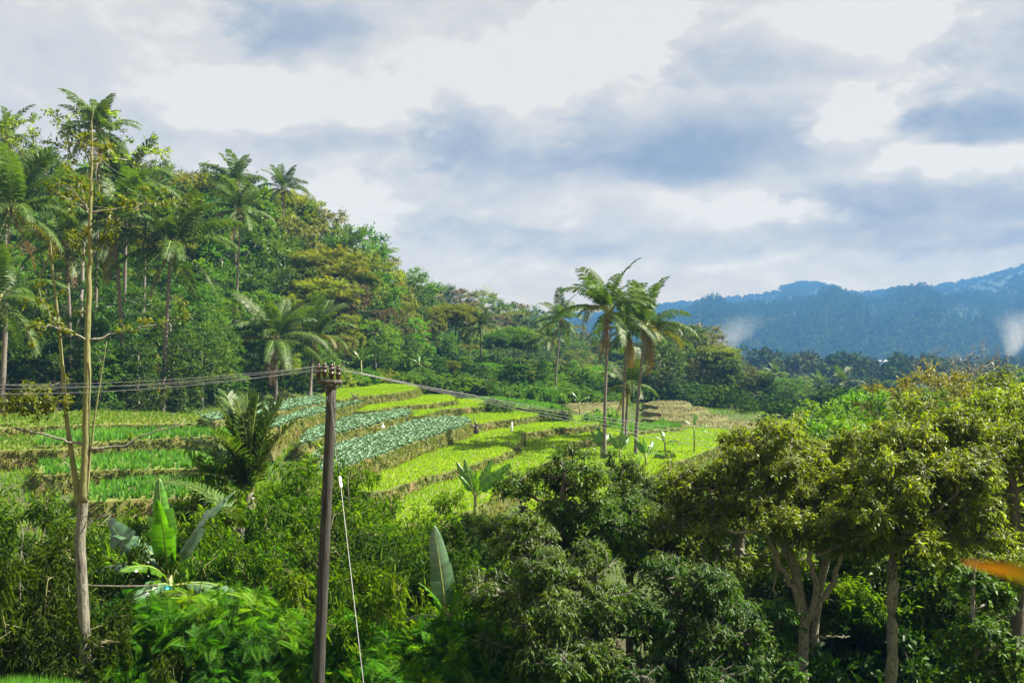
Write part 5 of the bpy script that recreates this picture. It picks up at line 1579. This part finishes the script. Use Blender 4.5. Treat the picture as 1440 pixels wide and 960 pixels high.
# ------------------------------------------------------------------ small things
def small_things():
    # white stake in the rice
    p = P(719, 607, 70); h = 6.8; Yp = F * h / (608 - 480); x = (719 - 720) / F * Yp
    m = MB(); m.tube([(0, 0, -.1), (.03, 0, .4), (.05, 0, .75), (.05, 0, .80)], [.09, .08, .07, .02], 8)
    m.box((.0, 0, .35), (.16, .03, .25), .4)
    o = m.build('field_stake', MATS['white_paint']); o.location = (x, Yp, CAMZ - h); tag(o, 'white stake wrapped in cloth at the corner of the rice terrace', 'stake')
    # pale bundle in the cabbages
    Yp = F * 5.51 / (603 - 480); m = MB()
    th = np.linspace(0, math.pi, 7); m.tube(np.column_stack([np.zeros(7), np.zeros(7), .12 - np.cos(th) * .12]), np.maximum(np.sin(th) * .12, .01), 9)
    m.tube([(0, 0, .22), (.02, 0, .3), (.06, 0, .34)], [.04, .03, .05], 6)
    o = m.build('sack', MATS['white_paint'], None, True); o.location = ((538 - 720) / F * Yp, Yp, CAMZ - 5.51); tag(o, 'small white sack on the edge of the cabbage plot', 'sack')
    # white post at the forest edge
    m = MB(); x = (302 - 720) / F * 82; z0 = tz(x, 82)
    m.tube([(0, 0, -.3), (0, 0, 1.9), (.02, 0, 2.2)], [.09, .085, .05], 8)
    o = m.build('marker_post', MATS['white_paint'], None, True); o.location = (x, 82, z0); tag(o, 'pale marker post at the forest edge left of the cabbages', 'post')
    # dark cut stumps at the end of the cabbage beds
    for px, py, hh, lb in [(498, 561, 4.79, 'grey dead root stump at the end of the upper cabbage bed'), (669, 600, 6.3, 'reddish dead stump at the corner of the front cabbage bed')]:
        Yp = F * hh / (py + 4 - 480); m = MB(); rg = np.random.default_rng(int(px))
        m.tube([(0, 0, -.3), (.03, 0, .25), (0, .03, .5)], [.16, .12, .08], 8)
        for q in range(7):
            d = unit(rg.normal(size=3) + np.array([0, 0, .6])); m.tube([(0, 0, .3), d * .3 + [0, 0, .3], d * .5 + [0, 0, .3 + rg.uniform(0, .2)]], [.06, .04, .015], 5)
        o = m.build('tree_stump', MATS['bark_dark'], None, True); o.location = ((px - 720) / F * Yp, Yp, CAMZ - hh); tag(o, lb, 'stump')
    # rail tied to the thin tree, turquoise scrap
    m = MB(); a = P(122, 823, 15.1); b = P(222, 823, 16.2); m.tube([a, (a + b) / 2 + [0, 0, -.01], b], .014, 6); 
    for e in (a * .97 + b * .03, a * .03 + b * .97): m.tube([e + [-.02, 0, .02], e + [0, -.02, 0], e + [.02, 0, .02]], .018, 5)
    o = m.build('bamboo_rail', MATS['bark_dark'], None, True); tag(o, 'thin dark rail running from the pale trunk to the banana plant', 'rail')
    m = MB(); rg = np.random.default_rng(3); gx, gy = np.meshgrid(np.linspace(-.06, .06, 6), np.linspace(-.025, .025, 5))
    zz = .04 * np.sin(gx * 40 + gy * 25) + .02 * np.cos(gy * 60); v = np.column_stack([gx.ravel(), zz.ravel() * .6, gy.ravel()])
    q = [(j * 6 + i, j * 6 + i + 1, (j + 1) * 6 + i + 1, (j + 1) * 6 + i) for j in range(4) for i in range(5)]
    m.add(v, quads=q); o = m.build('plastic_sheet', MATS['turquoise'], None, True); o.location = tuple(P(236, 826, 16.0)); tag(o, 'crumpled turquoise plastic scrap caught on top of the feathery bush', 'plastic')
    # out of focus orange leaf right in front of the camera, on its twig from the right
    m = MB(); n = 18; s = np.linspace(0, 1, n); Yl = 1.25
    a = P(1352, 790, Yl); b = P(1490, 822, Yl * .98)
    c = a + (b - a) * s[:, None]; c[:, 2] += .004 * np.sin(s * 3)
    w = .0125 * np.minimum(1, (s * 1.5)) ** .8 + .0004
    up_ = np.array([.12, -.3, 1.0]); up_ /= np.linalg.norm(up_)
    V = []
    for i in range(n): V += [c[i] + up_ * w[i], c[i] + np.array([0, -.004, 0]), c[i] - up_ * w[i]]
    q = []
    for i in range(n - 1):
        for j in range(2): q.append((i * 3 + j, i * 3 + j + 1, i * 3 + j + 4, i * 3 + j + 3))
    lr = empty('hanging_leaf', tuple(b)); tag(lr, 'blurred orange leaf reaching in from the right edge close to the camera', 'leaf')
    mm = MB(); mm.add(np.array(V) - b, quads=q, rnd=np.repeat(np.clip(1 - s * 1.25, 0, 1), 3) - np.tile([.25, 0, .25], n)); mm.build('blade', MATS['leaf_orange'], lr, True)
    st = MB(); st.tube([np.zeros(3), P(1560, 830, Yl * .98) - b, P(1750, 1100, Yl) - b, P(1800, 2200, Yl) - b], [.0018, .0025, .004, .006], 6); st.build('twig', MATS['bark_dark'], lr, True)


def dead_stems():
    rg = np.random.default_rng(12)
    for px, py, Y, lb in [(30, 775, 15.5, 'dry bare stem standing in the dark bamboo at the far left'), (490, 668, 21.5, 'pale dry branch sticking out of the bamboo right of the pole')]:
        top = P(px, py, Y); z0 = tz(top[0], Y); m = MB()
        L = np.array([top[0] + rg.uniform(-.3, .3), Y + .2, z0]); s_ = np.linspace(0, 1, 12)[:, None]
        p = (top - L) * s_ + rg.normal(0, .02, (12, 3)); p[0] = 0
        m.tube(p, np.linspace(.022, .006, 12), 5)
        for q in range(8):
            i = rg.integers(6, 12); d = unit(rg.normal(size=3) + np.array([0, 0, .5])) * rg.uniform(.15, .5)
            m.tube([p[i], p[i] + d * .5 + rg.normal(0, .02, 3), p[i] + d], [.006, .004, .002], 4)
        o = m.build('dry_stem', MATS['bark_pale'], None, True); o.location = tuple(L); tag(o, lb, 'dead branch', 'dry stems in the undergrowth')


small_things()
dead_stems()


def foreground_grass():
    rg = np.random.default_rng(66); mb = MB()
    x = rg.uniform(-7.0, -3.9, 900); y = rg.uniform(7.6, 9.4, 900)
    # a grassy knoll rises at the lower left
    z = terr(x, y)
    o = None
    c = P(5, 1030, 9.0)
    th = rg.uniform(0, 6.28, 1500); r = np.sqrt(rg.random(1500)) * .75
    px = c[0] + np.cos(th) * r * 1.1; py = c[1] + np.sin(th) * r; pz = c[2] + .18 * (1 - (r / .75) ** 2)
    tufts(mb, rg, np.column_stack([px, py, pz]), .22, .012, 5, .8)
    o = mb.build('knoll_grass', MATS['crop_maize']); tag(o, 'fresh short grass on the small bank at the lower left corner', 'grass', kind='stuff')
    n = 24; a = np.arange(n) / n * 2 * math.pi; V = [(c[0], c[1], c[2] + .18)]; fr = []
    for k, (rr, dz) in enumerate([(.4, .13), (.75, 0), (1.2, -.6), (2.2, -2.5), (2.6, -4.5)]):
        for t in a: V.append((c[0] + math.cos(t) * rr * 1.1, c[1] + math.sin(t) * rr, c[2] + dz))
    tr = [(0, 1 + i, 1 + (i + 1) % n) for i in range(n)]
    q = [(1 + k * n + i, 1 + (k + 1) * n + i, 1 + (k + 1) * n + (i + 1) % n, 1 + k * n + (i + 1) % n) for k in range(4) for i in range(n)]
    b = MB().add(np.array(V), tris=tr, quads=q).build('ground_bank', MATS['ground'], None, True); tag(b, 'small earth bank at the lower left corner', 'ground', kind='structure')


foreground_grass()


# ------------------------------------------------------------------ far valley, hills
def blobtree(seed, kind):
    rg = np.random.default_rng(seed); mb = MB()
    if kind == 'bush':
        n = 230; d = rand_dirs(rg, n); d[:, 2] = np.abs(d[:, 2]) * 1.1 - .25
        p = d * np.array([.5, .5, .55]) * rg.uniform(.45, 1.08, (n, 1)) + np.array([0, 0, .35])
        ld = unit(d * .6 + rand_dirs(rg, n) * .8); B = basis_from(ld, d + rg.normal(0, .5, (n, 3)) + np.array([0, 0, .6]))
        mb.inst(FOLD[0], FOLD[1], p - ld * .06, B, np.stack([rg.uniform(.05, .10, n), rg.uniform(.09, .17, n), np.full(n, .1)], 1), rg.random(n))
    elif kind == 'wood':
        n = 240; d = rand_dirs(rg, n); d[:, 2] = np.abs(d[:, 2]) * 1.1 - .35
        lump = 1 + .22 * np.sin(d[:, 0] * 5 + seed) * np.sin(d[:, 1] * 5 + seed * 2) + .15 * np.sin(d[:, 2] * 7 + seed)
        p = d * np.array([.5, .5, .42]) * (rg.uniform(.6, 1.05, n) * lump)[:, None] + np.array([0, 0, .58])
        ld = unit(d + rand_dirs(rg, n) * .8); B = basis_from(ld, d + rg.normal(0, .4, (n, 3)) + np.array([0, 0, .5]))
        mb.inst(FOLD[0], FOLD[1], p - ld * .07, B, np.stack([rg.uniform(.06, .12, n), rg.uniform(.09, .17, n), np.full(n, .12)], 1), rg.random(n))
    elif kind == 'round':
        n = 90; d = rand_dirs(rg, n); d[:, 2] = np.abs(d[:, 2]) * 1.1 - .35
        p = d * np.array([.5, .5, .42]) * rg.uniform(.55, 1.05, (n, 1)) + np.array([0, 0, .58])
        ld = unit(d + rand_dirs(rg, n) * .7); B = basis_from(ld, d + rg.normal(0, .4, (n, 3)) + np.array([0, 0, .5]))
        mb.inst(FOLD[0], FOLD[1], p - ld * .12, B, np.stack([rg.uniform(.13, .24, n), rg.uniform(.18, .32, n), np.full(n, .2)], 1), rg.random(n))
    else:
        n = 60; h = rg.random(n) ** .8; a = rg.uniform(0, 6.28, n)
        rr = (.20 * (1 - h) ** .8 + .02)
        p = np.stack([np.cos(a) * rr * .5, np.sin(a) * rr * .5, .18 + h * .78], 1)
        ld = unit(np.stack([np.cos(a), np.sin(a), np.full(n, -.25)], 1)); B = basis_from(ld, np.array([[0, 0, 1.0]]).repeat(n, 0) + rg.normal(0, .3, (n, 3)))
        mb.inst(FOLD[0], FOLD[1], p, B, np.stack([np.full(n, .10), .06 + rr * .8, np.full(n, .1)], 1), rg.random(n))
    mb.tube([(0, 0, -.1), (0, 0, .5)], [.02, .012], 4, rnd=.1, cap=False)
    v = np.vstack(mb.v); tr = np.vstack(mb.f3); q = np.vstack(mb.f4)
    tr = np.vstack([tr, q[:, [0, 1, 2]], q[:, [0, 2, 3]]])
    return v, tr


SKYL = [(-600, 452), (300, 448), (600, 447), (760, 442), (850, 437), (920, 426), (1000, 419), (1060, 413), (1105, 405), (1135, 399), (1165, 404), (1210, 408), (1260, 406), (1330, 398), (1380, 388), (1410, 380), (1440, 371), (1500, 356), (1600, 352), (1900, 350)]
PINE = [(-600, 470), (600, 462), (800, 450), (900, 440), (1000, 428), (1100, 421), (1200, 413), (1275, 413), (1330, 418), (1400, 422), (1440, 424), (1600, 420), (1800, 418)]


def hill_z(px, Y):
    """height of the far hills along a bearing"""
    py1 = lerp(PINE, px); py2 = lerp(SKYL, px)
    z1 = CAMZ + (480 - py1 - 8) / F * 1750; z2 = CAMZ + (480 - py2 - 4) / F * 2900
    tab = [(1100, CAMZ - 42), (1250, CAMZ - 22), (1450, CAMZ - 22 + .55 * (z1 - CAMZ + 22)), (1750, z1), (1950, z1 + 8 if px > 1250 else z1 - 12), (2900, z2), (3400, z2 - 60), (5200, CAMZ - 60)]
    if px > 1250:
        tab = [(1100, CAMZ - 42), (1250, CAMZ - 22), (1450, CAMZ - 22 + .55 * (z1 - CAMZ + 22)), (1750, z1), (2900, z2), (3400, z2 - 60), (5200, CAMZ - 60)]
    z = lerp(tab, Y)
    a = min(1.0, max(0.0, (Y - 1250) / 250.0)) * min(1.0, max(0.0, (2850 - Y) / 300.0))
    # spurs and gullies running down the slopes
    s = 1 - abs(math.sin(px * .021 + .6 * math.sin(Y * .003) + 1.3)) * 2 + .5 * math.sin(px * .063 + Y * .005) + .4 * math.sin(px * .11 - Y * .008)
    return z + a * 9 * s


def far_country():
    rg = np.random.default_rng(91)
    pxs = np.linspace(-700, 1900, 120); Ys = np.concatenate([np.linspace(1100, 2000, 30), np.linspace(2060, 3300, 30), np.linspace(3340, 3480, 4)])
    V = np.zeros((len(Ys), len(pxs), 3))
    nz = {}
    for j, px in enumerate(pxs):
        for i, Y in enumerate(Ys):
            z = hill_z(px, Y)
            V[i, j] = ((px - 720) / F * Y, Y, z)
    a, b = len(Ys), len(pxs)
    q = []; mi = []
    fields = [(1340, 1480, 2250, 2750), (1200, 1300, 1990, 2250), (1310, 1390, 1560, 1640), (1290, 1350, 1880, 1960)]
    mbh = MB()
    i, j = np.meshgrid(np.arange(a - 1), np.arange(b - 1), indexing='ij')
    Q = np.stack([i * b + j, i * b + j + 1, (i + 1) * b + j + 1, (i + 1) * b + j], -1).reshape(-1, 4)
    cx = pxs[j.ravel()]; cY = Ys[i.ravel()]
    infield = np.zeros(len(Q), bool)
    for p0, p1, y0, y1 in fields: infield |= (cx > p0) & (cx < p1) & (cY > y0) & (cY < y1)
    flat = V.reshape(-1, 3)
    mbh.add(flat, quads=Q[~infield], mat=0)
    mbh.add(flat, quads=Q[infield], mat=1)
    o = mbh.build('hills', [MATS['hill_ground'], MATS['hill_field']], None, True); tag(o, 'long blue green hills closing the valley', 'hills', kind='structure')

    def spread(n, p0, p1, y0, y1, zf, kinds, hlo, hhi, wlo, whi, mat, name, label, keep=None, pw=2.0):
        tv = [blobtree(s, k) for s, k in kinds]
        Y = (rg.uniform(y0 ** pw, y1 ** pw, n)) ** (1 / pw); px = rg.uniform(p0, p1, n)
        if keep is not None:
            kk = keep(px, Y); px, Y = px[kk], Y[kk]
        X = (px - 720) / F * Y
        Z = zf(px, Y, X)
        m = MB(); kind = rg.integers(0, len(tv), len(px))
        for t_ in range(len(tv)):
            s = kind == t_; N = s.sum()
            az = rg.uniform(0, 6.28, N); B = np.zeros((N, 3, 3)); B[:, 0, 0] = np.cos(az); B[:, 0, 1] = np.sin(az); B[:, 1, 0] = -np.sin(az); B[:, 1, 1] = np.cos(az); B[:, 2, 2] = 1
            h = rg.uniform(hlo, hhi, N); w = h * rg.uniform(wlo, whi, N)
            tone = rg.normal(.4, .16, N) + .28 * np.sin(px[s] * .017 + Y[s] * .0021) * np.sin(px[s] * .041 - Y[s] * .004 + 1)
            NV = len(tv[t_][0])
            m.inst(tv[t_][0], tv[t_][1], np.column_stack([X[s], Y[s], Z[s]]), B, np.stack([w, w, h], 1), np.clip(tone, 0, 1))
        ob = m.build(name, MATS[mat]); tag(ob, label, 'forest', kind='stuff')
    edge = lambda px: np.interp(px, [-200, 0, 300, 420, 500, 560, 600, 700, 860, 900, 960, 1000, 1080, 1200, 1500], [80, 82, 92, 97, 106, 112, 112, 113, 120, 127, 126, 122, 100, 84, 68])
    tf = lambda px, Y, X: terr(X, Y) - .3
    spread(2300, -90, 610, 80, 185, tf, [(31, 'bush'), (32, 'bush'), (33, 'bush')], 1.6, 4.2, .9, 1.5, 'undergrowth', 'forest_undergrowth', 'dark bushy undergrowth between the trees of the left hill', lambda px, Y: Y > edge(px) + 1)
    spread(2600, 560, 1500, 70, 420, tf, [(34, 'bush'), (35, 'bush'), (36, 'bush')], 1.8, 5.0, .9, 1.6, 'undergrowth', 'valley_undergrowth', 'dark bushy undergrowth between the trees of the valley', lambda px, Y: Y > edge(px) + 2)
    nf = lambda px, Y: (rg.random(len(px)) < .38) | ~np.any([(px > p0) & (px < p1) & (Y > y0) & (Y < y1) for p0, p1, y0, y1 in fields], axis=0)
    clear = lambda px, Y: ~np.any([(np.abs(px - hx) < 11) & (Y > 640) & (Y < hy + 8) for hx, hy in ((1172, 1120), (1240, 1130), (1352, 1150))], axis=0)
    spread(2600, 500, 1560, 320, 1250, lambda px, Y, X: terr(X, Y) - .5, [(1, 'wood'), (2, 'wood'), (3, 'wood'), (4, 'wood'), (5, 'pine')], 9, 17, .75, 1.2, 'far_leaf', 'valley_woods', 'hazy woods filling the valley floor below the hills', clear, pw=1.5)
    hz = lambda px, Y, X: np.array([hill_z(a_, b_) for a_, b_ in zip(px, Y)]) - 1
    spread(5200, 560, 1560, 1180, 2000, hz, [(11, 'pine'), (12, 'pine'), (13, 'pine')], 14, 24, .9, 1.3, 'far_pine', 'pine_forest', 'blue hazy pine forest covering the near face of the hills', nf)
    spread(1500, 560, 1560, 1180, 1500, hz, [(14, 'round'), (15, 'round')], 12, 18, .8, 1.2, 'far_leaf', 'foothill_woods', 'hazy round crowned woods along the foot of the hills', nf)
    spread(4200, 700, 1560, 2000, 2960, lambda px, Y, X: hz(px, Y, X) - 5.5, [(16, 'round'), (17, 'round'), (18, 'pine')], 10, 19, .8, 1.3, 'far_pine', 'ridge_woods', 'far blue woods along the hill skyline', nf)
    # the clump of big trees on the far crest
    spread(70, 1100, 1172, 2820, 2930, lambda px, Y, X: hz(px, Y, X) - 7, [(19, 'round'), (20, 'round'), (21, 'wood')], 20, 32, 1.1, 1.5, 'far_pine', 'crest_trees', 'clump of big trees crowning the far skyline', None)
    # houses
    def house(px, Y, w, d, h, roof, label, rz=.2):
        x = (px - 720) / F * Y; z = max(tz(x, Y), hill_z(px, Y) if Y > 1100 else -99)
        r = empty('village_house', (x, Y, z), rz); tag(r, label, 'house', 'village houses among the valley woods')
        MB().box((0, 0, h / 2), (w, d, h)).build('wall', MATS['white_paint'], r)
        e = .5
        V = [(-w / 2 - e, -d / 2 - e, h), (w / 2 + e, -d / 2 - e, h), (w / 2 + e, d / 2 + e, h), (-w / 2 - e, d / 2 + e, h), (-w / 2 - e, 0, h + d * .42), (w / 2 + e, 0, h + d * .42)]
        MB().add(np.array(V) + [0, 0, .01], tris=[(0, 4, 3), (1, 2, 5)], quads=[(0, 1, 5, 4), (2, 3, 4, 5), (0, 3, 2, 1)]).build('roof', MATS[roof], r)
        for k in (-.28, .28): MB().box((k * w, -d / 2 - .03, h * .5), (w * .16, .06, h * .4)).build('window', MATS['iron'], r)
    house(1172, 1120, 15, 9, 7, 'roof_tile', 'white house with red roof in the hazy valley')
    house(1240, 1130, 10, 8, 5, 'roof_sheet', 'small white house with pale roof right of the red roofed one', -.3)
    house(1352, 1150, 16, 8, 5, 'roof_sheet', 'long pale roofed house under the wide bare tree', .1)



far_country()


# ------------------------------------------------------------------ smoke and haze
def volume_mat(name, build):
    m = bpy.data.materials.new(name); m.use_nodes = True
    t = NT(m.node_tree); t.n.clear(); out = t.node('ShaderNodeOutputMaterial')
    pv = t.node('ShaderNodeVolumePrincipled')
    build(t, pv)
    t.l.new(pv.outputs[0], out.inputs['Volume'])
    MATS[name] = m
    return m


def smoke_plume(px, py, Y, hpx, wpx, lean, dens, label):
    k = Y / F
    H = hpx * k; Wd = wpx * k
    base = P(px, py, Y)
    n = 12; s = np.linspace(0, 1, n)
    pts = np.column_stack([lean * k * s ** 1.3, np.zeros(n), H * s])
    rad = Wd * (.35 + .55 * s)

    def b(t, pv):
        tc = t.node('ShaderNodeTexCoord')
        nz = t.noise(tc.outputs['Object'], 2.2 / Wd, 4, .6, .6)
        sep = t.node('ShaderNodeSeparateXYZ'); t.l.new(tc.outputs['Object'], sep.inputs[0])
        hh = t.math('DIVIDE', sep.outputs[2], H)
        ax = t.math('MULTIPLY', t.math('POWER', t.math('MAXIMUM', hh, 0.001), 1.3), lean * k)
        wv = t.math('MULTIPLY_ADD', t.noise(tc.outputs['Object'], 1.1 / Wd, 3, .5), Wd * .8, -Wd * .4)
        dx = t.math('ADD', t.math('SUBTRACT', sep.outputs[0], ax), wv)
        R = t.math('MULTIPLY_ADD', hh, Wd * .40, Wd * .12)
        q = t.math('DIVIDE', t.math('SQRT', t.math('ADD', t.math('MULTIPLY', dx, dx), t.math('MULTIPLY', sep.outputs[1], sep.outputs[1]))), R)
        rad_ = t.maprange(q, 1.0, 0.1, 0.0, 1.0)
        f = t.math('MULTIPLY', t.maprange(hh, 0.0, 1.0, 1.0, 0.0), rad_)
        d = t.math('MULTIPLY', t.maprange(nz, .30, .70, .15, 1.0), t.math('MULTIPLY', f, dens))
        t.l.new(d, pv.inputs['Density'])
        pv.inputs['Color'].default_value = (.985, .99, 1, 1)
        pv.inputs['Anisotropy'].default_value = .35
    mat = volume_mat('smoke_%d' % px, b)
    o = MB().tube(pts, rad, 14).build('smoke', mat, None, True); o.location = tuple(base); tag(o, label, 'smoke', kind='stuff')


smoke_plume(1002, 506, 600, 70, 100, 62, .075, 'thin white smoke drifting up behind the palms')
smoke_plume(1418, 500, 420, 72, 105, 30, .12, 'white smoke rising at the right edge behind the bare trees')


def haze():
    def b(t, pv):
        pv.inputs['Density'].default_value = HAZE_DENSITY
        pv.inputs['Color'].default_value = (*HAZE_COLOR, 1)
        pv.inputs['Anisotropy'].default_value = 0.0
    mat = volume_mat('haze_air', b)
    lo = CAMZ - 110; hi = CAMZ + 300
    m = MB().box((0, 1700, (lo + hi) / 2), (15000, 3660, hi - lo))
    o = m.build('haze', mat); tag(o, 'pale blue haze in the valley air', 'haze', kind='stuff')


haze()
